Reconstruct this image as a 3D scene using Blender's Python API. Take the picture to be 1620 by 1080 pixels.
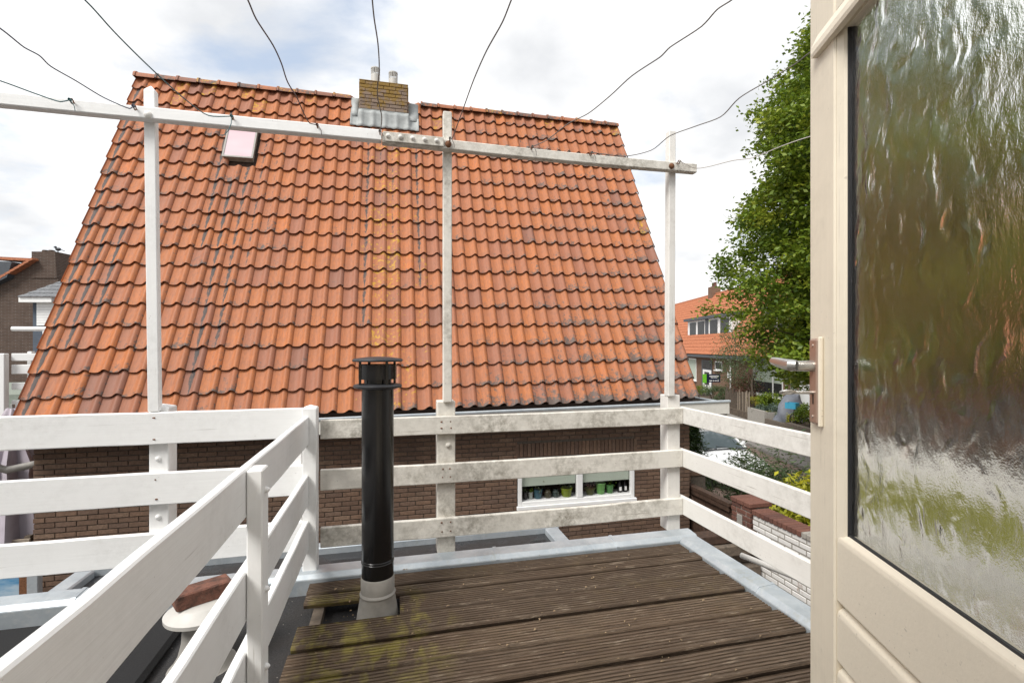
import bpy, bmesh, math, random
import numpy as np
from mathutils import Vector, Matrix
random.seed(7); RNG = np.random.default_rng(7)
R = math.radians
S = bpy.context.scene
C = S.collection
for o in list(bpy.data.objects): bpy.data.objects.remove(o)

# ------------------------------------------------------------------ camera
F_PX, CX, HY, EYE, YAW = 775.0, 810.0, 548.0, 1.15, R(13.77)
sY, cY = math.sin(YAW), math.cos(YAW)
cd = bpy.data.cameras.new('camera'); cam = bpy.data.objects.new('camera', cd); C.objects.link(cam)
cam.location = (0, 0, EYE); cam.rotation_euler = (R(90), 0, -YAW)
cd.sensor_width = 36; cd.lens = F_PX / 1620 * 36; cd.shift_y = (HY - 540) / 1620
cd.clip_start = 0.02; cd.clip_end = 3000
S.camera = cam

# ------------------------------------------------------------------ world and sun
SUN_EL, SUN_AZ = R(50), R(-124)          # azimuth measured from +Y towards +X
W = bpy.data.worlds.new('World'); S.world = W; W.use_nodes = True
nt = W.node_tree; N = nt.nodes; L = nt.links; N.clear()
def wn(t, **k):
    n = N.new(t)
    for a, b in k.items(): setattr(n, a, b)
    return n
out = wn('ShaderNodeOutputWorld'); bg = wn('ShaderNodeBackground'); bg.inputs[1].default_value = 0.1
L.new(bg.outputs[0], out.inputs[0])
sky = wn('ShaderNodeTexSky', sky_type='NISHITA', sun_disc=False, sun_elevation=SUN_EL, sun_rotation=SUN_AZ)
sky.air_density = 1.0; sky.dust_density = 1.5
tc = wn('ShaderNodeTexCoord'); sep = wn('ShaderNodeSeparateXYZ'); L.new(tc.outputs['Generated'], sep.inputs[0])
zc = wn('ShaderNodeMath', operation='MAXIMUM'); L.new(sep.outputs[2], zc.inputs[0]); zc.inputs[1].default_value = 0.0
za = wn('ShaderNodeMath', operation='ADD'); L.new(zc.outputs[0], za.inputs[0]); za.inputs[1].default_value = 0.28
dv = wn('ShaderNodeVectorMath', operation='DIVIDE'); cb = wn('ShaderNodeCombineXYZ')
for i in range(3): L.new(za.outputs[0], cb.inputs[i])
L.new(tc.outputs['Generated'], dv.inputs[0]); L.new(cb.outputs[0], dv.inputs[1])
n1 = wn('ShaderNodeTexNoise'); n1.inputs['Scale'].default_value = 1.9; n1.inputs['Detail'].default_value = 9
n1.inputs['Roughness'].default_value = 0.56; n1.inputs['Distortion'].default_value = 0.25
mp = wn('ShaderNodeMapping'); mp.inputs['Location'].default_value = (3.1, 1.35, 0.4); L.new(dv.outputs[0], mp.inputs[0]); L.new(mp.outputs[0], n1.inputs['Vector'])
r1 = wn('ShaderNodeValToRGB'); r1.color_ramp.elements[0].position = 0.31; r1.color_ramp.elements[1].position = 0.47
L.new(n1.outputs[0], r1.inputs[0])
n2 = wn('ShaderNodeTexNoise'); n2.inputs['Scale'].default_value = 2.6; n2.inputs['Detail'].default_value = 7
mp2 = wn('ShaderNodeMapping'); mp2.inputs['Location'].default_value = (7.7, 0.3, 2.0); L.new(dv.outputs[0], mp2.inputs[0]); L.new(mp2.outputs[0], n2.inputs['Vector'])
r2 = wn('ShaderNodeValToRGB'); e = r2.color_ramp.elements
e[0].position = 0.34; e[0].color = (4.9, 5.0, 5.15, 1); e[1].position = 0.58; e[1].color = (6.9, 6.9, 6.9, 1)
L.new(n2.outputs[0], r2.inputs[0])
blue = wn('ShaderNodeMixRGB'); blue.inputs[0].default_value = 0.55; blue.inputs[2].default_value = (4.9, 5.5, 6.3, 1)
L.new(sky.outputs[0], blue.inputs[1])
mx = wn('ShaderNodeMixRGB'); L.new(r1.outputs[0], mx.inputs[0]); L.new(blue.outputs[0], mx.inputs[1]); L.new(r2.outputs[0], mx.inputs[2])
L.new(mx.outputs[0], bg.inputs[0])

sl = bpy.data.lights.new('sun', 'SUN'); sun = bpy.data.objects.new('sun', sl); C.objects.link(sun)
sl.energy = 2.3; sl.angle = R(24); sl.color = (1.0, 0.97, 0.92)
sd = Vector((math.sin(SUN_AZ) * math.cos(SUN_EL), math.cos(SUN_AZ) * math.cos(SUN_EL), math.sin(SUN_EL)))
sun.rotation_euler = sd.to_track_quat('Z', 'Y').to_euler(); sun.location = (-8, -3, 14)
vs = S.view_settings; vs.view_transform = 'Standard'; vs.look = 'None'; vs.gamma = 1; vs.use_curve_mapping = False
vs.exposure = 0.78
S.render.engine = 'CYCLES'
S.cycles.max_bounces = 10; S.cycles.transmission_bounces = 8; S.cycles.transparent_max_bounces = 12

# ------------------------------------------------------------------ pixel helpers (a pixel gives a direction only)
def ray(px, py):
    tx = (px - CX) / F_PX; tz = -(py - HY) / F_PX
    return (sY + tx * cY, cY - tx * sY, tz)
def at_z(px, py, Z):
    r = ray(px, py); t = (Z - EYE) / r[2]; return Vector((r[0] * t, r[1] * t, Z))
def at_y(px, py, Y):
    r = ray(px, py); t = Y / r[1]; return Vector((r[0] * t, Y, EYE + r[2] * t))
def at_d(px, py, d):
    r = ray(px, py); return Vector((r[0] * d, r[1] * d, EYE + r[2] * d))
def proj(p):
    d = p[0] * sY + p[1] * cY; r = p[0] * cY - p[1] * sY
    return (CX + F_PX * r / d, HY - F_PX * (p[2] - EYE) / d)

# ------------------------------------------------------------------ mesh helpers
class MB:
    def __init__(s): s.v = []; s.f = []
    def add(s, vs, fs):
        o = len(s.v); s.v += [tuple(p) for p in vs]; s.f += [tuple(i + o for i in q) for q in fs]; return s
    def box(s, x0, x1, y0, y1, z0, z1):
        return s.add([(x0,y0,z0),(x1,y0,z0),(x1,y1,z0),(x0,y1,z0),(x0,y0,z1),(x1,y0,z1),(x1,y1,z1),(x0,y1,z1)],
                     [(3,2,1,0),(4,5,6,7),(0,1,5,4),(1,2,6,5),(2,3,7,6),(3,0,4,7)])
    def bar(s, a, b, w, h, up=(0,0,1)):
        a = Vector(a); b = Vector(b); d = (b - a).normalized(); up = Vector(up)
        if abs(d.dot(up)) > .98: up = Vector((0,1,0))
        x = d.cross(up).normalized() * w / 2; y = x.cross(d).normalized() * h / 2
        q = [a-x-y, a+x-y, a+x+y, a-x+y, b-x-y, b+x-y, b+x+y, b-x+y]
        return s.add(q, [(3,2,1,0),(4,5,6,7),(0,1,5,4),(1,2,6,5),(2,3,7,6),(3,0,4,7)])
    def tube(s, pts, r, n=8, cap=True):
        pts = [Vector(p) for p in pts]; rs = r if isinstance(r, (list, tuple)) else [r] * len(pts)
        o = []; prev = None
        for i, p in enumerate(pts):
            d = (pts[min(i+1, len(pts)-1)] - pts[max(i-1, 0)]).normalized()
            ref = prev if prev is not None else (Vector((0,0,1)) if abs(d.z) < .9 else Vector((1,0,0)))
            x = (ref - d * ref.dot(d)).normalized(); prev = x; y = d.cross(x)
            o += [p + (x * math.cos(2*math.pi*k/n) + y * math.sin(2*math.pi*k/n)) * rs[i] for k in range(n)]
        m = len(pts)
        fs = [(i*n+k, i*n+(k+1) % n, (i+1)*n+(k+1) % n, (i+1)*n+k) for i in range(m-1) for k in range(n)]
        if cap: fs += [tuple(range(n))[::-1], tuple((m-1)*n+k for k in range(n))]
        return s.add(o, fs)
    def lathe(s, prof, n=24, c=(0,0,0), cap=True):
        o = [(c[0]+r*math.cos(2*math.pi*k/n), c[1]+r*math.sin(2*math.pi*k/n), c[2]+z) for r, z in prof for k in range(n)]
        m = len(prof)
        fs = [(i*n+k, i*n+(k+1) % n, (i+1)*n+(k+1) % n, (i+1)*n+k) for i in range(m-1) for k in range(n)]
        if cap: fs += [tuple(range(n))[::-1], tuple((m-1)*n+k for k in range(n))]
        return s.add(o, fs)
    def prism(s, poly, x0, x1, axis='x'):
        n = len(poly)
        def P(t, q): return (t, q[0], q[1]) if axis == 'x' else ((q[0], t, q[1]) if axis == 'y' else (q[0], q[1], t))
        vs = [P(x0, q) for q in poly] + [P(x1, q) for q in poly]
        fs = [tuple(range(n))[::-1], tuple(range(n, 2*n))] + [(i, (i+1) % n, n+(i+1) % n, n+i) for i in range(n)]
        return s.add(vs, fs)
    def ball(s, c, r, n=10, m=7, sq=(1,1,1)):
        pr = [(max(math.sin(math.pi*i/m), .02), -math.cos(math.pi*i/m)) for i in range(m+1)]
        o = [(c[0]+r*sq[0]*a*math.cos(2*math.pi*k/n), c[1]+r*sq[1]*a*math.sin(2*math.pi*k/n), c[2]+r*sq[2]*b) for a, b in pr for k in range(n)]
        return s.add(o, [(i*n+k, i*n+(k+1) % n, (i+1)*n+(k+1) % n, (i+1)*n+k) for i in range(m) for k in range(n)])
    def mesh(s, name, bevel=0, smooth=False, sharp=35, attr=None, fix=True):
        me = bpy.data.meshes.new(name); me.from_pydata(s.v, [], s.f)
        if bevel or fix:
            bm = bmesh.new(); bm.from_mesh(me)
            if bevel: bmesh.ops.bevel(bm, geom=list(bm.edges), offset=bevel, segments=1, affect='EDGES', clamp_overlap=True)
            if fix: bmesh.ops.recalc_face_normals(bm, faces=list(bm.faces))
            bm.to_mesh(me); bm.free()
        if smooth:
            me.polygons.foreach_set('use_smooth', [True] * len(me.polygons)); me.set_sharp_from_angle(angle=R(sharp))
        if attr is not None:
            for k, vals in attr.items():
                a = me.attributes.new(k, 'FLOAT_COLOR', 'POINT'); a.data.foreach_set('color', np.asarray(vals, dtype=np.float32).ravel())
        me.update(); return me
    def build(s, name, mat, parent=None, **k):
        return obj(name, s.mesh(name, **k), mat, parent)

def obj(name, me, mat, parent=None, loc=None):
    o = bpy.data.objects.new(name, me); C.objects.link(o)
    if mat is not None and not me.materials: me.materials.append(mat)
    if parent is not None: o.parent = parent
    if loc is not None: o.location = loc
    return o
def tag(o, label=None, cat=None, group=None, kind=None):
    if label: o['label'] = label
    if cat: o['category'] = cat
    if group: o['group'] = group
    if kind: o['kind'] = kind
    return o
def thing(name, label, cat, loc=(0,0,0), rz=0, group=None):
    o = bpy.data.objects.new(name, None); C.objects.link(o); o.empty_display_size = .1
    o.location = loc; o.rotation_euler = (0, 0, rz)
    return tag(o, label, cat, group)

# ------------------------------------------------------------------ materials
class NG:
    def __init__(s, name):
        s.m = bpy.data.materials.new(name); s.m.use_nodes = True
        s.t = s.m.node_tree; s.t.nodes.clear()
        s.o = s.n('ShaderNodeOutputMaterial'); s.b = s.n('ShaderNodeBsdfPrincipled'); s.l(s.b.outputs[0], s.o.inputs[0])
    def n(s, t, **k):
        q = s.t.nodes.new(t)
        for a, b in k.items(): setattr(q, a, b)
        return q
    def l(s, a, b): s.t.links.new(a, b)
    def pos(s, scale=(1,1,1), rot=(0,0,0)):
        g = s.n('ShaderNodeNewGeometry'); m = s.n('ShaderNodeMapping'); m.inputs['Scale'].default_value = scale; m.inputs['Rotation'].default_value = rot
        s.l(g.outputs['Position'], m.inputs[0]); return m.outputs[0]
    def noise(s, vec, scale, detail=5, rough=.55, dist=0):
        q = s.n('ShaderNodeTexNoise'); q.inputs['Scale'].default_value = scale; q.inputs['Detail'].default_value = detail
        q.inputs['Roughness'].default_value = rough; q.inputs['Distortion'].default_value = dist
        s.l(vec, q.inputs['Vector']); return q.outputs[0]
    def ramp(s, v, stops):
        q = s.n('ShaderNodeValToRGB'); e = q.color_ramp.elements
        while len(e) < len(stops): e.new(.5)
        for i, (p, c) in enumerate(stops):
            e[i].position = p; e[i].color = (c, c, c, 1) if not isinstance(c, tuple) else (*c, 1)
        s.l(v, q.inputs[0]); return q.outputs[0]
    def mix(s, f, a, b, mode='MIX'):
        q = s.n('ShaderNodeMixRGB', blend_type=mode)
        for i, x in enumerate((f, a, b)):
            if isinstance(x, (int, float)): q.inputs[i].default_value = x if i == 0 else (x, x, x, 1)
            elif isinstance(x, tuple): q.inputs[i].default_value = (*x, 1)
            else: s.l(x, q.inputs[i])
        return q.outputs[0]
    def math(s, op, a, b=0, clamp=False):
        q = s.n('ShaderNodeMath', operation=op); q.use_clamp = clamp
        for i, x in enumerate((a, b)):
            if isinstance(x, (int, float)): q.inputs[i].default_value = x
            else: s.l(x, q.inputs[i])
        return q.outputs[0]
    def bump(s, hgt, strength=.3, dist=.01):
        q = s.n('ShaderNodeBump'); q.inputs['Strength'].default_value = strength; q.inputs['Distance'].default_value = dist
        s.l(hgt, q.inputs['Height']); s.l(q.outputs[0], s.b.inputs['Normal'])
    def done(s, col=None, rough=.6, metal=0, spec=.5):
        if col is not None:
            if isinstance(col, tuple): s.b.inputs['Base Color'].default_value = (*col, 1)
            else: s.l(col, s.b.inputs['Base Color'])
        if isinstance(rough, (int, float)): s.b.inputs['Roughness'].default_value = rough
        else: s.l(rough, s.b.inputs['Roughness'])
        s.b.inputs['Metallic'].default_value = metal; s.b.inputs['Specular IOR Level'].default_value = spec
        return s.m
def plain(name, col, rough=.6, metal=0, var=.12, scale=9, spec=.5):
    g = NG(name); v = g.noise(g.pos(), scale, 4)
    c = g.mix(g.ramp(v, [(.3, 0.0), (.7, 1.0)]), tuple(x * (1 - var) for x in col), tuple(min(1, x * (1 + var)) for x in col))
    return g.done(c, rough, metal, spec)
def white_paint(name, base, axis, grime):
    """painted timber: faint grain along the board, grey-green algae and dirt in uneven patches"""
    g = NG(name); st = {'x': (1.2, 40, 40), 'y': (40, 1.2, 40), 'z': (40, 40, 1.2)}[axis]
    grain = g.noise(g.pos(st), 3.0, 4, .6); p = g.pos()
    big = g.noise(p, 2.6, 6, .68, .4); fine = g.noise(p, 26, 5, .75)
    stain = g.math('MULTIPLY', g.ramp(big, [(.44 - .10 * grime, 0.0), (.74 - .06 * grime, 1.0)]), g.ramp(fine, [(.36, 0.0), (.66, 1.0)]))
    c = g.mix(g.ramp(grain, [(.3, 0.0), (.7, .35)]), base, tuple(x * .90 for x in base))
    c = g.mix(g.math('MULTIPLY', stain, min(1, grime)), c, (.16, .14, .10))
    speck = g.noise(p, 75, 2, .5); c = g.mix(g.math('MULTIPLY', g.ramp(speck, [(.73, 0.0), (.78, 1.0)]), .25 + .4 * grime), c, (.22, .18, .14))
    crk = g.noise(g.pos({'x': (1.1, 55, 55), 'y': (55, 1.1, 55), 'z': (55, 55, 1.1)}[axis]), 2.3, 3, .55)
    ck = g.math('MULTIPLY', g.ramp(crk, [(.665, 0.0), (.70, 1.0)]), g.ramp(g.noise(p, 4.2, 4, .6), [(.44, 0.0), (.62, 1.0)])); c = g.mix(g.math('MULTIPLY', ck, .38 + .3*grime), c, (.27, .23, .19))
    hgt = g.mix(.35, g.mix(g.math('MULTIPLY', ck, 1.0), grain, 0.0), fine)
    g.bump(hgt, .16 + .16 * grime, .004); return g.done(c, .48 + .2 * min(1, grime), 0, .4)
WHITE = (.87, .872, .862); WORN = (.74, .71, .645)
M = {}
for a in 'xyz':
    M['white_' + a] = white_paint('white paint ' + a, WHITE, a, .20)
    M['worn_' + a] = white_paint('weathered white paint ' + a, WORN, a, .95)
    M['soft_' + a] = white_paint('lightly weathered white paint ' + a, (.76, .74, .70), a, .42)
def m_zinc():
    g = NG('zinc'); p = g.pos(); a = g.noise(p, 5, 6, .65, .5); b = g.noise(p, 40, 4, .7)
    c = g.mix(g.ramp(a, [(.3, 0.0), (.7, 1.0)]), (.34, .385, .42), (.52, .56, .59)); c = g.mix(g.math('MULTIPLY', g.ramp(b, [(.5, 0.0), (.75, 1.0)]), .5), c, (.60, .61, .60))
    moss = g.math('MULTIPLY', g.ramp(g.noise(p, 3.3, 5, .7), [(.56, 0.0), (.7, 1.0)]), g.ramp(b, [(.45, 0.0), (.6, 1.0)]))
    c = g.mix(g.math('MULTIPLY', moss, .45), c, (.20, .20, .11)); g.bump(a, .2, .006)
    return g.done(c, .42, .35)
M['zinc'] = m_zinc()
def m_deck():
    g = NG('weathered decking'); p = g.pos()
    grain = g.noise(g.pos((2.2, 60, 60)), 3.5, 6, .7); big = g.noise(g.pos((.7, 3, 1)), 1.6, 5, .6); b = g.noise(p, 34, 5, .75)
    oi = g.n('ShaderNodeObjectInfo')
    c = g.mix(g.ramp(grain, [(.32, 0.0), (.72, 1.0)]), (.025, .017, .011), (.215, .152, .102))
    c = g.mix(g.math('MULTIPLY', g.ramp(big, [(.35, 0.0), (.7, 1.0)]), .55), c, (.085, .050, .029))
    c = g.mix(g.math('MULTIPLY', oi.outputs['Random'], .6), c, (.050, .033, .022))
    c = g.mix(g.math('MULTIPLY', g.ramp(g.noise(g.pos((3, 22, 22)), 2.4, 6, .75), [(.56, 0.0), (.72, 1.0)]), .7), c, (.36, .29, .215))
    # moss that has settled round the flue
    sx = g.n('ShaderNodeSeparateXYZ'); g.l(p, sx.inputs[0])
    dx = g.math('MULTIPLY', g.math('SUBTRACT', sx.outputs[0], -.17), 2.3); dy = g.math('MULTIPLY', g.math('SUBTRACT', sx.outputs[1], 2.02), 2.1)
    rr = g.math('SQRT', g.math('ADD', g.math('MULTIPLY', dx, dx), g.math('MULTIPLY', dy, dy)))
    near = g.math('SUBTRACT', 1.1, rr, True)
    blot = g.noise(g.pos((6.5, 3.2, 3)), 1.5, 4, .6, .3); strk = g.noise(g.pos((5, 75, 40)), 2.2, 5, .7)
    mm = g.math('MULTIPLY', g.math('MULTIPLY', g.ramp(near, [(.0, 0.0), (.45, 1.0)]), g.ramp(blot, [(.47, 0.0), (.60, 1.0)])), g.ramp(strk, [(.36, .0), (.56, 1.0)]), True)
    c = g.mix(g.math('MULTIPLY', mm, .85), c, g.mix(b, (.15, .125, .028), (.33, .28, .06)))
    thin = g.math('MULTIPLY', g.ramp(g.noise(p, 2.2, 5, .65), [(.52, 0.0), (.75, .4)]), g.ramp(b, [(.4, 0.0), (.6, 1.0)])); c = g.mix(thin, c, (.17, .125, .05))
    g.bump(g.mix(.4, grain, b), .8, .007); return g.done(c, g.ramp(grain, [(.3, .62), (.7, .85)]), 0, .35)
M['deck'] = m_deck()
def m_bitumen(name, wet):
    g = NG(name); p = g.pos(); a = g.noise(p, 130, 3, .7); b = g.noise(p, 1.5 if wet else 4, 5, .6)
    c = g.mix(g.ramp(a, [(.35, 0.0), (.7, 1.0)]), (.012, .012, .013), (.045, .044, .046)); c = g.mix(g.ramp(b, [(.45, 0.0), (.7, .5)]), c, (.035, .028, .022))
    sp = g.n('ShaderNodeTexVoronoi'); sp.inputs['Scale'].default_value = 38; g.l(p, sp.inputs['Vector'])
    msk = g.math('MULTIPLY', g.ramp(sp.outputs['Distance'], [(.07, 1.0), (.12, 0.0)]), g.ramp(g.noise(p, 7, 3), [(.5, 0.0), (.62, .8)]))
    if not wet: c = g.mix(msk, c, (.32, .30, .27))
    g.bump(a, .1 if wet else .5, .004)
    if wet:
        r = g.ramp(b, [(.42, .10), (.56, .55)])
        return g.done(c, r, 0, .5)
    return g.done(c, .8, 0, .4)
M['bitumen'] = m_bitumen('bitumen roofing', False); M['bitumen_wet'] = m_bitumen('wet bitumen roofing', True)
M['rubber'] = plain('black granulated felt', (.016, .016, .017), .85, 0, .35, 220, .3)
def m_tile():
    """fired clay roof tile. wear.r = random shade, wear.g = dark growth, wear.b = yellow lichen, wear.a = soot streak"""
    g = NG('clay roof tile'); p = g.pos()
    at = g.n('ShaderNodeAttribute', attribute_name='wear'); sp = g.n('ShaderNodeSeparateColor'); g.l(at.outputs['Color'], sp.inputs[0])
    c = g.ramp(sp.outputs[0], [(0.0, (.22, .100, .070)), (.10, (.315, .118, .066)), (.35, (.385, .134, .056)), (.62, (.415, .140, .050)), (.85, (.45, .148, .044)), (1.0, (.50, .150, .036))])
    mot = g.noise(p, 9, 6, .7); c = g.mix(g.ramp(mot, [(.35, .30), (.68, 0.0)]), c, (.24, .115, .075))
    wash = g.noise(g.pos((1, .22, .22)), 55, 4, .65); c = g.mix(g.ramp(wash, [(.34, .50), (.60, 0.0)]), c, (.21, .088, .050))
    fine = g.noise(p, 38, 5, .75); med = g.noise(p, 15, 6, .78, .3)
    c = g.mix(g.ramp(fine, [(.56, 0.0), (.8, .28)]), c, (.30, .20, .14))
    dk = g.math('MULTIPLY', g.ramp(g.math('ADD', g.math('MULTIPLY', sp.outputs[1], .42), med), [(.66, 0.0), (.76, .95)]), 1.0)
    c = g.mix(dk, c, g.mix(fine, (.055, .045, .042), (.14, .115, .10)))
    gy = g.ramp(g.math('ADD', g.noise(p, 24, 5, .7, .4), g.math('MULTIPLY', sp.outputs[1], .05)), [(.66, 0.0), (.70, .75)]); c = g.mix(g.math('MULTIPLY', gy, .55), c, (.27, .23, .19))
    yl = g.ramp(g.math('ADD', g.math('MULTIPLY', sp.outputs[2], .40), g.noise(p, 17, 6, .7)), [(.80, 0.0), (.86, .9)]); c = g.mix(yl, c, (.48, .27, .025))
    stv = g.noise(g.pos((1, .35, .35)), 42, 4, .7)
    st = g.ramp(g.math('ADD', at.outputs['Alpha'], g.math('MULTIPLY', g.math('SUBTRACT', stv, .5), .9)), [(.58, 0.0), (.74, .95)]); c = g.mix(st, c, g.mix(fine, (.020, .019, .019), (.065, .060, .058)))
    g.bump(g.mix(.5, med, fine), .25, .008); return g.done(c, .62, 0, .35)
M['tile'] = m_tile()
def m_brick(name, cols, sc=38, rough=.9):
    g = NG(name); p = g.pos(); oi = g.n('ShaderNodeObjectInfo'); at = g.n('ShaderNodeAttribute', attribute_name='wear'); sp = g.n('ShaderNodeSeparateColor'); g.l(at.outputs['Color'], sp.inputs[0])
    r = g.math('FRACT', g.math('ADD', g.math('MULTIPLY', oi.outputs['Random'], 7.31), sp.outputs[0]))
    c = g.ramp(r, [(i / (len(cols) - 1), q) for i, q in enumerate(cols)]); n = g.noise(p, sc, 5, .7)
    c = g.mix(g.ramp(n, [(.38, .5), (.62, 0.0)]), c, tuple(x * .55 for x in cols[0]))
    big = g.noise(p, 1.1, 5, .6); c = g.mix(g.ramp(big, [(.5, 0.0), (.75, .45)]), c, (.045, .033, .027))
    g.bump(n, .5, .006); return g.done(c, rough, 0, .25)
M['brick'] = m_brick('brown brick', [(.145, .092, .066), (.175, .111, .078), (.215, .135, .092), (.155, .102, .077), (.245, .163, .113)])
M['red_brick'] = m_brick('red brick', [(.14, .066, .050), (.19, .088, .064), (.115, .058, .047)])
M['mortar'] = plain('mortar', (.105, .088, .072), .95, 0, .2, 30, .2)
M['pale_mortar'] = plain('pale mortar', (.30, .28, .25), .95, 0, .2, 30, .2)
def m_brickwall(name, a, b, mor, sx=.22, sy=.0625, plane='xz'):
    g = NG(name); q = g.n('ShaderNodeTexBrick'); q.inputs['Scale'].default_value = 1.0
    for k, v in (('Brick Width', sx), ('Row Height', sy), ('Mortar Size', .006), ('Mortar Smooth', .1), ('Bias', 0.0)): q.inputs[k].default_value = v
    q.inputs['Color1'].default_value = (*a, 1); q.inputs['Color2'].default_value = (*b, 1); q.inputs['Mortar'].default_value = (*mor, 1)
    ge = g.n('ShaderNodeNewGeometry'); s_ = g.n('ShaderNodeSeparateXYZ'); g.l(ge.outputs['Position'], s_.inputs[0]); cb_ = g.n('ShaderNodeCombineXYZ')
    if plane == 'xz': g.l(g.math('ADD', s_.outputs[0], s_.outputs[1]), cb_.inputs[0]); g.l(s_.outputs[2], cb_.inputs[1])
    else: g.l(s_.outputs[0], cb_.inputs[0]); g.l(s_.outputs[1], cb_.inputs[1])
    g.l(cb_.outputs[0], q.inputs['Vector']); n = g.noise(g.pos(), 3, 5, .65)
    c = g.mix(g.ramp(n, [(.4, .4), (.65, 0.0)]), q.outputs[0], tuple(x * .6 for x in a))
    g.bump(q.outputs['Fac'], -.4, .006); return g.done(c, .9, 0, .2)
M['wall_brick'] = m_brickwall('brown brickwork', (.165, .086, .052), (.12, .065, .042), (.085, .072, .06))
M['far_brick'] = m_brickwall('dull brown brickwork', (.10, .066, .050), (.075, .050, .039), (.16, .145, .13))
M['row_brick'] = m_brickwall('tan brickwork', (.22, .125, .080), (.17, .095, .06), (.2, .17, .14))
M['grey_brick'] = m_brickwall('grey painted brickwork', (.115, .135, .165), (.10, .12, .15), (.08, .095, .12))
M['paving'] = m_brickwall('street clinkers', (.235, .165, .135), (.185, .135, .115), (.12, .10, .085), .21, .105, 'xy')
M['slab'] = m_brickwall('concrete slabs', (.26, .24, .22), (.22, .21, .195), (.10, .09, .08), .6, .6, 'xy')
def m_whitebrick():
    g = NG('flaking white painted brick'); p = g.pos(); n = g.noise(p, 7, 7, .72, .3); f = g.noise(p, 40, 4, .7)
    c = g.mix(g.ramp(n, [(.60, 0.0), (.66, .7)]), g.mix(f, (.60, .585, .56), (.76, .75, .73)), (.30, .20, .15)); g.bump(n, .4, .01); return g.done(c, .85, 0, .25)
M['white_brick'] = m_whitebrick()
def m_rooftile_far(name, a, b):
    g = NG(name); p = g.pos(); n = g.noise(p, 11, 5, .75); c = g.mix(g.ramp(n, [(.36, 0.0), (.64, 1.0)]), tuple(x*.8 for x in a), b); g.bump(n, .3, .01); return g.done(c, .7, 0, .3)
M['far_tile'] = m_rooftile_far('orange pantiles', (.34, .115, .058), (.47, .18, .09)); M['grey_tile'] = m_rooftile_far('grey glazed tiles', (.13, .135, .145), (.22, .225, .235))
M['black'] = plain('gloss black enamel', (.006, .006, .0065), .24, 0, .2, 5, .55)
M['black_dull'] = plain('dull black metal', (.035, .036, .040), .5, .3, .2, 12)
M['pvc_grey'] = plain('weathered grey plastic', (.30, .285, .26), .6, 0, .12, 25)
M['pvc_pale'] = plain('pale grey plastic', (.50, .485, .455), .5, 0, .07, 14)
M['cream'] = white_paint('cream gloss paint', (.77, .695, .565), 'z', .22)
M['cream_x'] = white_paint('cream gloss boards', (.79, .715, .585), 'x', .14)
M['upvc'] = plain('white window frame', (.80, .80, .79), .35, 0, .03, 8)
M['fascia'] = white_paint('cream white fascia', (.66, .64, .59), 'x', .25)
M['lead'] = plain('dull lead', (.30, .315, .31), .62, 0, .22, 7)
M['dark_wood'] = plain('dark stained timber', (.055, .030, .019), .7, 0, .4, 24)
M['grey_wood'] = plain('silvered timber', (.115, .09, .068), .85, 0, .4, 22)
M['pale_wood'] = plain('bare timber board', (.30, .245, .19), .8, 0, .25, 20)
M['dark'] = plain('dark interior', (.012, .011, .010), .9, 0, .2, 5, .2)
M['blind'] = plain('sage roller blind', (.44, .50, .42), .8, 0, .03, 5)
M['steel'] = plain('brushed steel', (.55, .54, .52), .32, .9, .06, 40)
M['bronze'] = plain('bronze anodised plate', (.42, .29, .225), .38, .55, .06, 60)
M['rust'] = plain('rusty iron', (.17, .075, .035), .85, .2, .4, 60)
M['fabric'] = plain('lilac grey cloth', (.40, .36, .40), .9, 0, .08, 8, .2)
M['anthracite'] = plain('anthracite paint', (.055, .062, .072), .5, 0, .1, 8)
M['asphalt'] = plain('asphalt', (.06, .058, .056), .9, 0, .2, 20)
M['soil'] = plain('garden soil', (.085, .062, .043), .95, 0, .4, 5)
M['carwhite'] = plain('white car paint', (.74, .75, .76), .18, 0, .01, 2, .6)
M['tyre'] = plain('tyre rubber', (.02, .02, .02), .8, 0, .1, 20)
M['carglass'] = plain('tinted car glass', (.10, .125, .14), .05, 0, .05, 2, 1.0)
M['farglass'] = plain('dim window glass', (.030, .031, .031), .25, 0, .4, 3, .15)
M['bark'] = plain('bark', (.10, .075, .055), .9, 0, .35, 18)
M['wire_teal'] = plain('teal plastic wire', (.05, .13, .14), .5); M['wire_brown'] = plain('brown wire', (.10, .06, .055), .6); M['wire_grey'] = plain('grey wire', (.17, .15, .14), .6); M['wire_pale'] = plain('pale wire', (.50, .46, .42), .6); M['wire_blue'] = plain('slate blue wire', (.10, .11, .15), .6)
def m_glass(name, rough=0.0, tint=(1,1,1), ripple=0):
    g = NG(name); g.b.inputs['Transmission Weight'].default_value = 1; g.b.inputs['IOR'].default_value = 1.45
    if ripple:
        wob = g.noise(g.pos(), 14, 2, .5); p0_ = g.pos((1, 1, .48)); p = g.mix(.05, p0_, g.mix(1.0, p0_, wob, 'ADD'))
        vo = g.n('ShaderNodeTexVoronoi', feature='SMOOTH_F1'); vo.inputs['Scale'].default_value = 27; vo.inputs['Smoothness'].default_value = .9; g.l(p, vo.inputs['Vector'])
        a = g.noise(g.pos((1, 1, .5)), 85, 3, .6); b = g.noise(g.pos(), 420, 2, .5)
        hgt = g.mix(.10, vo.outputs['Distance'], a); hgt = g.mix(.03, hgt, b); g.bump(hgt, ripple, .009)
    return g.done(tint, rough)
M['ripple'] = m_glass('rippled obscure glass', .10, (.97, .985, .96), .55)
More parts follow.
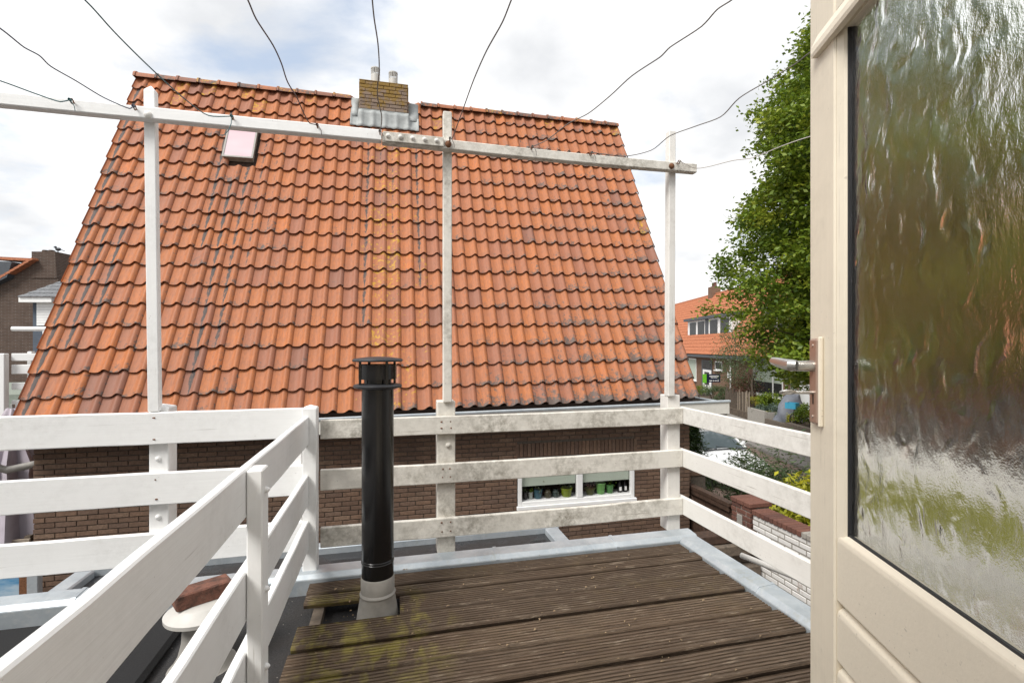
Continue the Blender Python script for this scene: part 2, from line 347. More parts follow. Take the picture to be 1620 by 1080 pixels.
def m_pane():
    g = NG('window pane'); tr = g.n('ShaderNodeBsdfTransparent'); gl = g.n('ShaderNodeBsdfGlossy'); gl.inputs['Roughness'].default_value = .02
    fr = g.n('ShaderNodeFresnel'); fr.inputs['IOR'].default_value = 1.5; ge = g.n('ShaderNodeNewGeometry'); ms = g.n('ShaderNodeMixShader'); g.l(g.math('MULTIPLY', fr.outputs[0], g.math('SUBTRACT', 1, ge.outputs['Backfacing'])), ms.inputs[0]); g.l(tr.outputs[0], ms.inputs[1]); g.l(gl.outputs[0], ms.inputs[2]); g.l(ms.outputs[0], g.o.inputs[0]); return g.m
M['pane'] = m_pane()
def m_leaf(name, a, b, c):
    g = NG(name); at = g.n('ShaderNodeAttribute', attribute_name='wear'); sp = g.n('ShaderNodeSeparateColor'); g.l(at.outputs['Color'], sp.inputs[0])
    col = g.ramp(sp.outputs[0], [(0.0, a), (.55, b), (1.0, c)]); g.done(col, .5, 0, .35)
    tr = g.n('ShaderNodeBsdfTranslucent'); g.l(g.mix(.5, col, (.16, .22, .02)), tr.inputs[0]); ms = g.n('ShaderNodeMixShader'); ms.inputs[0].default_value = .3
    g.l(g.b.outputs[0], ms.inputs[1]); g.l(tr.outputs[0], ms.inputs[2]); g.l(ms.outputs[0], g.o.inputs[0]); return g.m
M['leaf'] = m_leaf('broad green leaves', (.055, .105, .012), (.165, .24, .02), (.34, .37, .04))
M['leaf_dark'] = m_leaf('dark green needles', (.018, .038, .014), (.03, .06, .02), (.05, .08, .03))
M['leaf_grey'] = m_leaf('grey green leaves', (.05, .085, .04), (.085, .125, .06), (.15, .18, .09))
M['leaf_yellow'] = m_leaf('yellow green leaves', (.20, .23, .02), (.42, .40, .03), (.60, .52, .04))
M['leaf_blue'] = m_leaf('blue green juniper', (.06, .095, .075), (.10, .14, .115), (.15, .19, .16))
M['leaf_red'] = m_leaf('dusky red leaves', (.10, .04, .035), (.16, .06, .05), (.2, .1, .07))

# ================================================================== THE SETTING
GZ = -2.9
def struct(o): o['kind'] = 'structure'; return o
struct(MB().add([(-300,-200,GZ),(400,-200,GZ),(400,500,GZ),(-300,500,GZ)], [(0,1,2,3)]).build('ground', M['slab']))
# street of clinkers to the right of the neighbour, running away from the camera
def street_pt(u, v): return (21.7 - .251*u - .968*v, 24.2 - .968*u + .251*v)
def street_quad(u0, u1, v0, v1, z):
    return [(*street_pt(u0, v0), z), (*street_pt(u1, v0), z), (*street_pt(u1, v1), z), (*street_pt(u0, v1), z)]
struct(MB().add(street_quad(-60, 45, 5.6, 16.5, GZ+.008), [(0,1,2,3)]).build('street', M['paving']))
q_ = street_quad(-60, 45, -.2, 2.2, GZ); struct(MB().add(q_ + [(x, y, GZ+.36) for x, y, z in q_], [(3,2,1,0),(4,5,6,7),(0,1,5,4),(1,2,6,5),(2,3,7,6),(3,0,4,7)]).build('garden_soil', M['soil']))
k = MB()
for i in range(70):
    a = street_quad(-50 + i*1.2, -50 + i*1.2 + 1.19, 5.45, 5.6, GZ); k.add(a + [(x, y, GZ+.12) for x, y, z in a], [(3,2,1,0),(4,5,6,7),(0,1,5,4),(1,2,6,5),(2,3,7,6),(3,0,4,7)])
struct(k.build('kerb', M['slab']))

# own house: unseen wall behind the terrace door, made pale and low for bounce light; extension under the flat roof
own = thing('house', 'unseen house wall, made pale to bounce light, with the doorway that opens onto the wooden terrace', 'house', (0, -.3, GZ))
def child(mb, name, mat, par, **kk):
    o = mb.build(name, mat, par, **kk)
    if par.parent is None: o.matrix_parent_inverse = Matrix.Translation(-Vector(par.location))
    return o
w = MB(); w.box(-7, -.42, -.55, -.25, GZ, 2.7).box(.62, 7, -.55, -.25, GZ, 2.7).box(-.42, .62, -.55, -.25, 2.12, 2.7).box(-.42, .62, -.55, -.25, GZ, -.02)
child(w, 'wall', M['fascia'], own)
child(MB().box(-.42, .62, -3, -.56, 0.02, .03).box(-2, 2, -3.1, -3, 0, 2.4), 'interior', M['cream'], own)
for x0, x1 in ((-.42, -.36), (.56, .62)): child(MB().box(x0, x1, -.28, -.19, -.02, 2.12), 'door_frame', M['cream'], own, bevel=.004)
child(MB().box(-6.9, 1.66, -.25, 2.66, GZ, -.385), 'extension_wall', M['wall_brick'], own)
struct(MB().box(-7, 1.70, -.245, 2.70, -.385, -.085).build('flat_roof', M['bitumen']))
# zinc kerbs round the flat roof: top slightly rounded, folded seams
def zinc_run(name, label, along, fixed, a, b, seams, wid=.125, top=.012, base=-.09, outer=1, z0=0.0, cat='roof edging'):
    t = thing(name, label, cat, (0, 0, base))
    prof = [(-wid*.55, base), (-wid*.55, top-.022), (-wid*.38, top), (wid*.30, top+.006), (wid*.45, top-.012), (wid*.45, base)]
    cuts = [a] + seams + [b]
    for i in range(len(cuts)-1):
        m = MB()
        if along == 'x': m.prism([(fixed + q[0]*outer, q[1]) for q in prof], cuts[i]+.0015, cuts[i+1]-.0015, 'x')
        else: m.prism([(fixed + q[0]*outer, q[1]) for q in prof], cuts[i]+.0015, cuts[i+1]-.0015, 'y')
        child(m, 'zinc_sheet', M['zinc'], t, bevel=.003)
    for c in seams:
        m = MB(); pp = [(fixed + q[0]*1.03*outer, q[1]+.003 if q[1] > base else q[1]) for q in prof]; m.prism(pp, c-.009, c+.009, along)
        child(m, 'seam', M['zinc'], t)
    return t
zinc_run('zinc_edging', 'grey zinc kerb along the foot of the weathered white railing facing the tiled roof', 'x', 2.675, -7, 1.80, [-3.1, -1.4, .56, 1.27])
zinc_run('zinc_edging', 'grey zinc kerb along the boards\' ends beside the white wall', 'y', 1.735, -.24, 2.60, [.55, 1.98])
# lower extension roof across
low = thing('flat_roof', 'low puddled bitumen roof framed by zinc between terrace and brick house', 'roof', (0, 3.8, GZ))
child(MB().box(-2.40, 1.52, 2.72, 4.80, GZ, -.93), 'wall', M['wall_brick'], low)
child(MB().box(-2.46, 1.58, 2.715, 4.86, -.93, -.765), 'roofing', M['bitumen_wet'], low)
for m in (MB().box(-2.56, 1.68, 4.80, 4.93, -.93, -.70), MB().box(1.52, 1.66, 2.715, 4.79, -.93, -.702), MB().box(-2.54, -2.40, 2.715, 4.79, -.93, -.702)):
    child(m, 'zinc_sheet', M['zinc'], low, bevel=.012)

# ================================================================== NEIGHBOUR'S HOUSE
XL, XR, YE, YR = -4.105, 4.555, 6.60, 9.372
TILT = .012
NROW, NCOL = 19, 43
SLEN = math.hypot(YR - YE, 5.365); SV = Vector((0, (YR-YE)/SLEN, 5.365/SLEN)); NV = Vector((0, -SV.z, SV.y))
PV, PU = SLEN / NROW, (XR - XL) / NCOL
def roof(X, v, n=0): return Vector((X, YE, .30 + TILT*X)) + SV * v + NV * n
def on_roof(px, py, n=0):
    r = Vector(ray(px, py)); o = Vector((0, 0, EYE)); p0 = roof(0, 0, n); nn = SV.cross(Vector((1, 0, TILT))).normalized()
    t = (p0 - o).dot(nn) / r.dot(nn); P = o + r * t; return P.x, (P - Vector((P.x, YE, .30 + TILT*P.x))).dot(SV)
H = thing('brick_house', 'brown brick house with a steep orange clay tile roof opposite the terrace', 'house', (.2, 8, GZ))
def hc(mb, name, mat, parent=H, **kk):
    o = mb.build(name, mat, parent, **kk)
    if parent is H: o.matrix_parent_inverse = Matrix.Translation(-Vector(H.location))
    return o
def hobj(name, me, mat): 
    o = obj(name, me, mat, H); o.matrix_parent_inverse = Matrix.Translation(-Vector(H.location)); return o
YW = 6.75
WX0, WX1, WZ0, WZ1 = 1.735, 3.56, -1.155, -.44          # window opening
HX0, HX1 = -3.98, 4.49
# core of the wall (mortar), window left open
core = MB(); y0, y1 = YW + .006, YW + .22
core.box(HX0, WX0, y0, y1, GZ, .12).box(WX1, HX1, y0, y1, GZ, .12).box(WX0, WX1, y0, y1, GZ, WZ0).box(WX0, WX1, y0, y1, WZ1, .12)
wall = hc(core, 'wall', M['mortar'])
side = MB()
yb = 2*YR - YE - .15
for x in (HX0, HX1 - .2):
    side.prism([(YW+.23, GZ), (yb, GZ), (yb, .28), (YR, 5.45), (YW+.23, .28)], x, x+.2, 'x')
side.box(HX0+.21, HX1-.21, yb-.2, yb-.005, GZ, .3)
hc(side, 'gable_wall', M['wall_brick'])
# bricks: course by course
BP, CP, BH = .2095, .0612, .0485
pieces = []
nz = int((.10 - GZ) / CP)
for j in range(nz):
    z = GZ + .01 + j * CP
    off = (BP * .5 if j % 2 else 0) + random.uniform(-.008, .008)
    i = 0; x = HX0 - off
    while x < HX1:
        a, b = max(x, HX0 - .006), min(x + BP - .011, HX1 + .006)
        zc = z + BH / 2
        if b - a > .03:
            spans = [(a, b)]
            if WZ0 - .02 < zc < WZ1 + .215:
                spans = [(p, q) for p, q in ((a, min(b, WX0 - .008)), (max(a, WX1 + .008), b)) if q - p > .02]
            for p, q in spans: pieces.append((p, q, z, z + BH))
        x += BP
x = WX0 - .03
while x < WX1 + .03:                                   # soldier course over the window
    pieces.append((x, x + .05, WZ1 + .012, WZ1 + .205)); x += .0595
def seen_wall(p):                                      # what the terrace railings leave in view
    if p[0] > 4.4: return False
    t = 2.72 / p[1]; X, Z = p[0]*t, EYE + (p[2]-EYE)*t
    px, py = proj(p)
    if not (0 < px < 1090): return False
    if px < 490: return not (.09 < Z < .245 or .38 < Z < .535 or .67 < Z < .84) and Z > .0 and not (-1.15 < X < -1.03)
    return not (.10 < Z < .215 or .395 < Z < .51 or .66 < Z < .775 or Z < .0) and not (572 < px < 622)
def rank(p): return (0 if seen_wall(((p[0]+p[1])/2, YW, (p[2]+p[3])/2)) else 1, math.hypot((p[0]+p[1])/2, YW))
pieces.sort(key=rank)
shared = {}
for p in pieces[:300]:
    wdt, hgt = round(p[1]-p[0], 2), round(p[3]-p[2], 2)
    if (wdt, hgt) not in shared:
        m = MB(); m.box(-wdt/2, wdt/2, -.006, .02, -hgt/2, hgt/2); me = m.mesh('brick', bevel=.003); me.materials.append(M['brick'])
        a = me.attributes.new('wear', 'FLOAT_COLOR', 'POINT'); shared[(wdt, hgt)] = me
    o = hobj('brick', shared[(wdt, hgt)], M['brick']); o.location = ((p[0]+p[1])/2, YW + random.uniform(-.002, .002), (p[2]+p[3])/2)
m = MB(); wr = []
for p in pieces[300:]:
    y = YW + random.uniform(-.003, .002); m.box(p[0], p[1], y-.006, y+.02, p[2], p[3]); wr += [(random.random(), 0, 0, 1)] * 8
o = hc(m, 'brickwork', M['brick'], attr={'wear': wr}, fix=False); o['kind'] = 'stuff'
# roof body under the tiles, back slope
body = MB(); t = .05
pts = [roof(XL+.03, .02, -.035), roof(XR-.03, .02, -.035), roof(XR-.03, SLEN, -.035), roof(XL+.03, SLEN, -.035)]
low_ = [p + NV * -.12 for p in pts]; body.add(pts + low_, [(0,1,2,3),(7,6,5,4),(0,4,5,1),(1,5,6,2),(2,6,7,3),(3,7,4,0)])
hc(body, 'roof_boarding', M['dark_wood'])
bk = MB(); q = [(XL+.02, YR+.02, 5.66+TILT*XL), (XR-.02, YR+.02, 5.66+TILT*XR), (XR-.02, 2*YR-YE, .3+TILT*XR), (XL+.02, 2*YR-YE, .3+TILT*XL)]
bk.add(q + [(x, y, z-.12) for x, y, z in q], [(3,2,1,0),(4,5,6,7),(0,1,5,4),(1,2,6,5),(2,3,7,6),(3,0,4,7)]); hc(bk, 'back_slope', M['far_tile'])
# tiles
US = [0, .045, .10, .20, .32, .44, .54, .61, .68, .75, .82, .89, .95, 1.0]
def prof_n(u):
    b = 0.0
    if u > .50: b = .040 * math.sin(math.pi * min(1, (u - .50) / .56)) ** 1.25
    return .007 * ((u - .28) / .28) ** 2 * (1 if u < .55 else 0) + b
def prof_e(u):
    b = math.sin(math.pi * min(1, max(0, (u - .50) / .56))) if u > .5 else 0
    return .020 * b - .006 * math.sin(math.pi * min(1, u / .5)) * (1 if u < .5 else 0) + .004
def tile_geo(i, j):
    """tile in column i, row j (row 0 at the eaves)"""
    x0 = XL + i * PU; v0 = j * PV; dz = random.uniform(-.003, .004); dv = random.uniform(-.005, .005); sk = random.uniform(-.006, .006)
    vs = []; vt = (0.0, .08, PV * .55, PV + .045)
    for k, v in enumerate(vt):
        for u in US:
            n = prof_n(u) + .034 - .034 * (v / PV) + dz
            if i == 0 and u < .15: n += .012 if u in (0, .10) else 0
            if i == 0 and u == .045: n -= .004
            vv = v0 + dv + v + (prof_e(u) if k == 0 else 0) + sk * (u - .5)
            vs.append(roof(x0 + u * PU * 1.01, vv, n))
    nU = len(US)
    for u in US:                                        # underside of the front lip
        vs.append(roof(x0 + u * PU * 1.01, v0 + dv + prof_e(u) + .006, prof_n(u) + .034 + dz - .021))
    fs = [(k*nU+a, k*nU+a+1, (k+1)*nU+a+1, (k+1)*nU+a) for k in range(len(vt)-1) for a in range(nU-1)]
    b = len(vt) * nU; fs += [(b+a, b+a+1, a+1, a) for a in range(nU-1)]
    c = len(vs); 
    for k, v in enumerate(vt): vs.append(roof(x0 + PU * 1.01, v0 + dv + v, .034 - .034*(v/PV) + dz - .02 + prof_n(1)*0))
    fs += [(k*nU+nU-1, c+k, c+k+1, (k+1)*nU+nU-1) for k in range(len(vt)-1)]
    return vs, fs
STREAK_COLS = {0: (0, 17, .95), 1: (3, 8, .92), 2: (4, 8, .9), 7: (8, 16, .85), 8: (1, 11, .85), 9: (3, 14, .8), 10: (7, 14, .7), 11: (9, 13, .62), 12: (4, 9, .55), 17: (8, 17, .62), 18: (4, 17, .78), 19: (9, 17, .62), 20: (9, 17, .66), 22: (6, 17, .78), 23: (11, 17, .6)}
def tile_wear(i, j):
    sh = .12 + .76 * random.random(); sh = sh if random.random() > .05 else random.choice((.03, .07, .98, .9))
    if (i, j) in ((3, 1), (4, 1), (3, 0), (4, 0), (8,1),(8,2)): sh = .04
    if (i, j) in ((2, 1), (3, 2), (4, 2), (3, 3), (2, 0), (1, 0)): sh = .93
    rt = max(0, min(1, (i - 17) / 12)); lowr = max(0, 1 - j / 5.0)
    g = .08 + .27 * rt * lowr + .20 * max(0, min(1, (i - 22) / 12)) + random.uniform(-.16, .16)
    if i >= NCOL - 2: g += .06
    if i <= 12 and j < 16: g += .12
    y = .0
    if 18 <= i <= 22 and j < 17: y = (.63 if i in (19, 20) else .5) + random.uniform(-.12, .08)
    if j >= 17 and random.random() < .12: y = .68
    if i == NCOL-1 and j in (NROW-1, 10): y = .72
    out_ = []
    for k in range(4):
        for u in US:
            gg = g * (1.0 if k < 2 else .6) + (.20 if k == 0 else 0) + (.14 if u > .93 or u < .02 else 0)
            a = 0.0
            if i in STREAK_COLS:
                r0, r1, s_ = STREAK_COLS[i]
                if r0 <= j <= r1:
                    cen = .40 + .015 * k; wd = .055 + .035 * k
                    a = s_ * max(0, 1 - (abs(u - cen) / (wd*2.0)) ** 2)
            out_.append((sh, gg, y, a))
    out_ += [(sh, g, 0, 0)] * len(US) + [(sh, g, 0, 0)] * 4
    return out_
# opening of the roof light
sx0, sv0 = on_roof(353, 254); sx1, sv1 = on_roof(411, 206)
tiles = []
for j in range(NROW):
    for i in range(NCOL):
        xc, vc = XL + (i+.5)*PU, (j+.5)*PV
        if sx0 < xc < sx1 and sv0 < vc < sv1 - .05: continue
        px, py = proj(roof(xc, vc)); d = (roof(xc, vc) - Vector((0, 0, EYE))).length
        hid = px < 0 or (px < 490 and py > 655) or (570 < px < 624 and py > 570) or 238 < px < 268
        tiles.append((d + (50 if hid else 0), i, j))
tiles.sort()
rest = MB(); rw = []
for n_, (d, i, j) in enumerate(tiles):
    vs, fs = tile_geo(i, j); wr = tile_wear(i, j)
    if n_ < 300:
        m = MB().add(vs, fs); o = hc(m, 'roof_tile', M['tile'], attr={'wear': wr}, smooth=True, sharp=50, fix=False)
    else: rest.add(vs, fs); rw += wr
o = hc(rest, 'roof_tiles', M['tile'], attr={'wear': rw}, smooth=True, sharp=50, fix=False); o['kind'] = 'stuff'
# ridge tiles
nr = 28; rl = (XR - XL) / nr
cx0, cx1 = -.56, .28
for i in range(nr):
    xa = XL + i * rl - .01; xb = xa + rl + .02
    if xb > cx0 - .02 and xa < cx1 + .02: continue
    zz = 5.645 + TILT * xa; vs = []; n = 8
    for xx, r_ in ((xa, .118), (xa+.03, .118), (xa+.032, .104), (xb-.03, .098)):
        vs += [(xx, YR - .01 - r_*math.cos(math.pi*k/n)*1.05, zz + TILT*(xx-xa) + r_*math.sin(math.pi*k/n) - .02) for k in range(n+1)]
    fs = [(a*(n+1)+k, a*(n+1)+k+1, (a+1)*(n+1)+k+1, (a+1)*(n+1)+k) for a in range(3) for k in range(n)] + [tuple(range(n+1)), tuple(3*(n+1)+k for k in range(n+1))[::-1]]
    sh = random.choice((.15, .3, .5, .02, .6)); gr = .55 if random.random() < .4 else .25; ye = .7 if random.random() < .2 else .1
    hc(MB().add(vs, fs), 'ridge_tile', M['tile'], attr={'wear': [(sh, gr, ye, 0)] * len(vs)}, smooth=True, sharp=40)
# chimney: courses of mossy bricks, lead apron, two cowls
def m_mossbrick():
    g = NG('lichened chimney brick'); p = g.pos(); a = g.noise(p, 7, 6, .7, .4); b = g.noise(p, 45, 4, .7); oi = g.n('ShaderNodeObjectInfo')
    c = g.mix(oi.outputs['Random'], (.19, .145, .115), (.27, .20, .155)); s_ = g.n('ShaderNodeSeparateXYZ'); g.l(p, s_.inputs[0])
    hz = g.math('MULTIPLY', g.math('SUBTRACT', s_.outputs[2], 5.60), .38)
    c = g.mix(g.ramp(g.math('ADD', a, hz), [(.43, 0.0), (.56, .85)]), c, g.mix(b, (.15, .10, .028), (.36, .22, .045))); g.bump(b, .6, .01); return g.done(c, .95, 0, .2)
M['mossbrick'] = m_mossbrick()
CY0, CTOP = 9.10, 5.905
ch = hc(MB().box(cx0+.008, cx1-.008, CY0+.012, CY0+.55, 5.0, CTOP-.02), 'chimney', M['mossbrick'])
nb = 4; bw = (cx1-cx0)/nb
for j in range(8):
    z = 5.385 + j * .0635
    for i in range(-1, nb + 1):
        a = cx0 + i*bw + (bw*.5 if j % 2 else 0); a0, a1 = max(a, cx0), min(a + bw - .008, cx1)
        if a1 - a0 < .03: continue
        hc(MB().box(a0, a1, CY0 + random.uniform(-.006, .004), CY0+.05, z, z + .0575), 'brick', M['mossbrick'], ch, bevel=.008)
    for x in (cx0-.012, cx1-.022):
        hc(MB().box(x, x+.034, CY0+.052, CY0+.56, z, z+.0575), 'brick', M['mossbrick'], ch, bevel=.006)
hc(MB().box(cx0-.006, cx1+.006, CY0-.004, CY0+.565, CTOP-.019, CTOP), 'chimney_cap', M['mossbrick'], ch, bevel=.006)
for px, ptop in ((594, 108), (622, 115)):
    X = at_y(px, 118, 9.3).x; PT = at_y(px, ptop, 9.3).z - .03
    m = MB().lathe([(.082, CTOP-.005), (.080, PT-.10), (.074, PT-.10), (.074, CTOP-.005)], 18, (X, 9.3, 0), cap=False)
    pot_ = hc(m, 'chimney_pot', M['pvc_pale'], ch, smooth=True)
    for q in range(16):
        an = 2*math.pi*q/16; hc(MB().bar((X+.073*math.cos(an), 9.3+.073*math.sin(an), PT-.10), (X+.073*math.cos(an), 9.3+.073*math.sin(an), PT), .014, .014), 'grille_bar', M['pvc_pale'], pot_)
    hc(MB().lathe([(.083, PT), (.083, PT+.02), (.02, PT+.025)], 18, (X, 9.3, 0)), 'pot_cap', M['pvc_pale'], pot_, smooth=True)
# lead: upstand on the chimney face, apron dressed down over the tiles, side soakers
hc(MB().box(cx0-.016, cx1+.016, CY0-.014, CY0-.0075, 5.02, 5.378), 'lead_upstand', M['lead'], ch)
vs, fs = [], []; nx_, nv_ = 60, 7
vap = (CY0 - .01 - YE) / (YR - YE) * SLEN
for b in range(nv_):
    for a in range(nx_+1):
        X = cx0 - .15 + (cx1 - cx0 + .34) * a / nx_; u = ((X - XL) / PU) % 1; s_ = b/(nv_-1)
        v = vap - .14 + .30 * s_ + (.020*math.sin((X-XL)/PU*2*math.pi) if b == 0 else 0)
        inside = cx0 - .02 < X < cx1 + .02
        n_ = .050 + prof_n(u) * (.9 - .5*s_ if inside else .8) + random.uniform(-.002, .002) + (.10*s_**1.5 if inside else 0)
        vs.append(roof(X, v, n_))
fs = [(b*(nx_+1)+a, b*(nx_+1)+a+1, (b+1)*(nx_+1)+a+1, (b+1)*(nx_+1)+a) for b in range(nv_-1) for a in range(nx_)]
ld = hc(MB().add(vs, fs), 'lead_flashing', M['lead'], ch, smooth=True, sharp=80, fix=False)
sm = ld.modifiers.new('thickness', 'SOLIDIFY'); sm.thickness = .004
for xa, xb in ((cx0-.15, cx0-.012), (cx1+.012, cx1+.19)):
    m = MB(); vs = []
    for b in range(5):
        for X in (xa, (xa+xb)/2, xb): vs.append(roof(X, vap + .10 + (SLEN - vap - .02)*b/5, .062 + .01*math.sin(X*40+b)))
    o = hc(m.add(vs, [(b*3+a, b*3+a+1, (b+1)*3+a+1, (b+1)*3+a) for b in range(4) for a in range(2)]), 'lead_soaker', M['lead'], ch, smooth=True, fix=False); sm = o.modifiers.new('thickness', 'SOLIDIFY'); sm.thickness = .004
# roof light
sky_l = MB(); 
def rbox(mb, x0, x1, v0, v1, n0, n1):
    q = [roof(x0, v0, n0), roof(x1, v0, n0), roof(x1, v1, n0), roof(x0, v1, n0), roof(x0, v0, n1), roof(x1, v0, n1), roof(x1, v1, n1), roof(x0, v1, n1)]
    return mb.add(q, [(3,2,1,0),(4,5,6,7),(0,1,5,4),(1,2,6,5),(2,3,7,6),(3,0,4,7)])
sl_ = hc(rbox(MB(), sx0+.012, sx1-.012, sv0+.012, sv1-.012, -.02, .072), 'roof_light', M['pale_wood'], bevel=.004)
fr = MB()
for a in ((sx0, sx1, sv0, sv0+.03), (sx0, sx1, sv1-.03, sv1), (sx0, sx0+.025, sv0+.031, sv1-.031), (sx1-.025, sx1, sv0+.031, sv1-.031)): rbox(fr, *a, .074, .092)
hc(fr, 'frame', M['pvc_grey'], sl_)
def m_pink():  # grey-to-pink mottling puts a reflection into the roof light's glass colour
    g = NG('glass with painted pink reflection'); n = g.noise(g.pos((.6, 1, 1.6)), 1.3, 2, .5, .2); c = g.mix(g.ramp(n, [(.35, 0.0), (.72, 1.0)]), (.62, .58, .60), (.60, .33, .37)); return g.done(c, .08, 0, .6)
hc(rbox(MB(), sx0+.026, sx1-.026, sv0+.031, sv1-.031, .068, .084), 'glass', m_pink(), sl_)
# box gutter, right-hand flat canopy
gz = lambda X: .215 + TILT*X + .03
def gut(x0, x1, y0, y1, dz0, dz1): 
    m = MB(); q = [(x0,y0,gz(x0)+dz0),(x1,y0,gz(x1)+dz0),(x1,y1,gz(x1)+dz0),(x0,y1,gz(x0)+dz0),(x0,y0,gz(x0)+dz1),(x1,y0,gz(x1)+dz1),(x1,y1,gz(x1)+dz1),(x0,y1,gz(x0)+dz1)]
    return m.add(q, [(3,2,1,0),(4,5,6,7),(0,1,5,4),(1,2,6,5),(2,3,7,6),(3,0,4,7)])
gt = hc(gut(-4.15, 4.97, 6.43, 6.455, -.17, -.002), 'gutter_fascia', M['fascia'])
hc(gut(-4.17, 4.99, 6.415, 6.47, .0, .035), 'zinc_lip', M['zinc'], gt, bevel=.008)
hc(gut(-4.13, 4.95, 6.46, 6.75, -.155, -.14), 'gutter_floor', M['zinc'], gt)
hc(MB().box(4.945, 4.97, 6.457, 8.3, .09, .268), 'canopy_side', M['fascia'], gt)
hc(MB().box(4.93, 4.985, 6.472, 8.32, .27, .305), 'zinc_lip', M['zinc'], gt, bevel=.008)
hc(MB().box(4.56, 4.94, 6.76, 8.3, .10, .20), 'canopy_deck', M['asphalt'], gt)
# window
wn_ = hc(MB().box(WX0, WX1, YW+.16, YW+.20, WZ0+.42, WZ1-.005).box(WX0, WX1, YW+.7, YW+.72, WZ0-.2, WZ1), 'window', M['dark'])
fr = MB(); fz0, fz1 = WZ0+.035, WZ1-.004; f0, f1 = YW-.012, YW+.05
mid = (WX0+WX1)/2 + .03
fr.box(WX0+.004, WX0+.064, f0, f1, fz0, fz1).box(WX1-.064, WX1-.004, f0, f1, fz0, fz1).box(WX0+.066, WX1-.066, f0, f1, fz0, fz0+.055).box(WX0+.066, WX1-.066, f0, f1, fz1-.05, fz1).box(mid-.045, mid+.045, f0, f1, fz0+.057, fz1-.052)
hc(fr, 'frame', M['upvc'], wn_, bevel=.006)
hc(MB().box(WX0-.015, WX1+.02, YW-.045, YW+.05, WZ0-.018, WZ0+.033), 'sill', M['upvc'], wn_, bevel=.006)
hc(MB().box(WX0+.01, WX1-.01, YW+.052, YW+.30, fz0+.02, fz0+.05), 'inner_sill', M['upvc'], wn_)
for a, b in ((WX0+.066, mid-.047), (mid+.047, WX1-.066)):
    hc(MB().box(a, b, YW+.055, YW+.062, -.862, fz1-.01), 'blind', M['blind'], wn_)
    hc(MB().box(a-.002, b+.002, YW+.012, YW+.018, fz0+.056, fz1-.051), 'pane', M['pane'], wn_)
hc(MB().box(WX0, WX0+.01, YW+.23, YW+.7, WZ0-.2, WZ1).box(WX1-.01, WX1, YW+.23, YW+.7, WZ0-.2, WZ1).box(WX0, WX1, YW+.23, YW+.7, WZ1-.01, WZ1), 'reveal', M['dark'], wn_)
# dark lead strip and downpipe at the left end of the wall
dp = MB().tube([(-4.33, 6.7, .10), (-4.33, 6.7, -.12), (-4.31, 6.71, -.20), (-4.24, 6.76, -.25), (-4.02, 6.80, -.21), (-3.97, 6.82, -.20)], .042, 12)
hc(dp, 'downpipe', M['pvc_grey'], smooth=True)

# things on the window sill
SILLZ = fz0 + .05
def col_mat(n, c, r=.45): return plain(n, c, r, 0, .08, 12)
def pot(px, kind, col, wpx, hpx, label, plant=None):
    b = at_y(px, 780, YW + .13); d = b.x*sY + b.y*cY; sc = d / F_PX; r = wpx/2*sc; h = hpx*sc
    t = thing({'pot': 'flower_pot', 'bottle': 'bottle', 'jar': 'jar'}[kind], label, {'pot': 'flower pot', 'bottle': 'bottle', 'jar': 'jar'}[kind], (b.x, YW+.13, SILLZ+.001))
    mt = col_mat(label[:20], tuple(x*.6 for x in col))
    if kind == 'pot':
        MB().lathe([(r*.72, 0), (r*.8, h*.1), (r*.98, h*.86), (r*1.04, h*.88), (r*1.04, h), (r*.9, h), (r*.86, h*.85), (.002, h*.84)], 18).build('pot', mt, t, smooth=True)
    elif kind == 'jar':
        MB().lathe([(r*.8, 0), (r, h*.15), (r, h*.7), (r*.7, h*.85), (r*.7, h), (.002, h)], 16).build('glass_body', mt, t, smooth=True)
    else:
        MB().lathe([(r*.9, 0), (r, h*.05), (r, h*.6), (r*.4, h*.78), (r*.4, h), (.002, h)], 14).build('glass_body', mt, t, smooth=True)
        MB().box(-r*.6, r*.6, -r*1.06, -r*.99, h*.15, h*.45).build('paper_label', M['upvc'], t)
    if plant:
        vs, fs, wr = leaf_cloud([(0, 0, h + r*.55)], 60, r*.6, .03, .5); MB_leaves('plant', vs, fs, wr, M[plant], t)
def leaf_cloud(centres, per, spread, size, flat=.5, aspect=.5, sq=(1,1,1)):
    cs = np.array(centres, dtype=float); n = len(cs) * per
    P = np.repeat(cs, per, axis=0) + RNG.normal(0, 1, (n, 3)) * spread * np.array(sq)
    d = RNG.normal(0, 1, (n, 3)); d[:, 2] *= flat; d /= np.linalg.norm(d, axis=1)[:, None]
    up = RNG.normal(0, 1, (n, 3)); up[:, 2] += 1.2; s_ = np.cross(d, up); s_ /= np.linalg.norm(s_, axis=1)[:, None] + 1e-9
    nn = np.cross(s_, d); sz = size * RNG.uniform(.6, 1.3, (n, 1))
    a = P - d*sz*.5; b = P + s_*sz*aspect*.5 + nn*sz*.08; c = P + d*sz*.5; e = P - s_*sz*aspect*.5 + nn*sz*.08
    V = np.stack([a, b, c, e], 1).reshape(-1, 3); sh = np.clip(np.repeat(RNG.normal(.45, .2, len(cs)), per) + RNG.normal(0, .18, n), 0, 1)
    Wr = np.repeat(np.stack([sh, sh*0, sh*0, sh*0+1], 1), 4, axis=0); return V, n, Wr
def MB_leaves(name, V, n, Wr, mat, parent=None):
    me = bpy.data.meshes.new(name); me.vertices.add(n*4); me.vertices.foreach_set('co', V.astype(np.float32).ravel())
    me.loops.add(n*4); me.loops.foreach_set('vertex_index', np.arange(n*4, dtype=np.int32)); me.polygons.add(n)
    me.polygons.foreach_set('loop_start', np.arange(n, dtype=np.int32)*4); me.update(calc_edges=True); me.validate()
    a = me.attributes.new('wear', 'FLOAT_COLOR', 'POINT'); a.data.foreach_set('color', Wr.astype(np.float32).ravel())
    return obj(name, me, mat, parent)
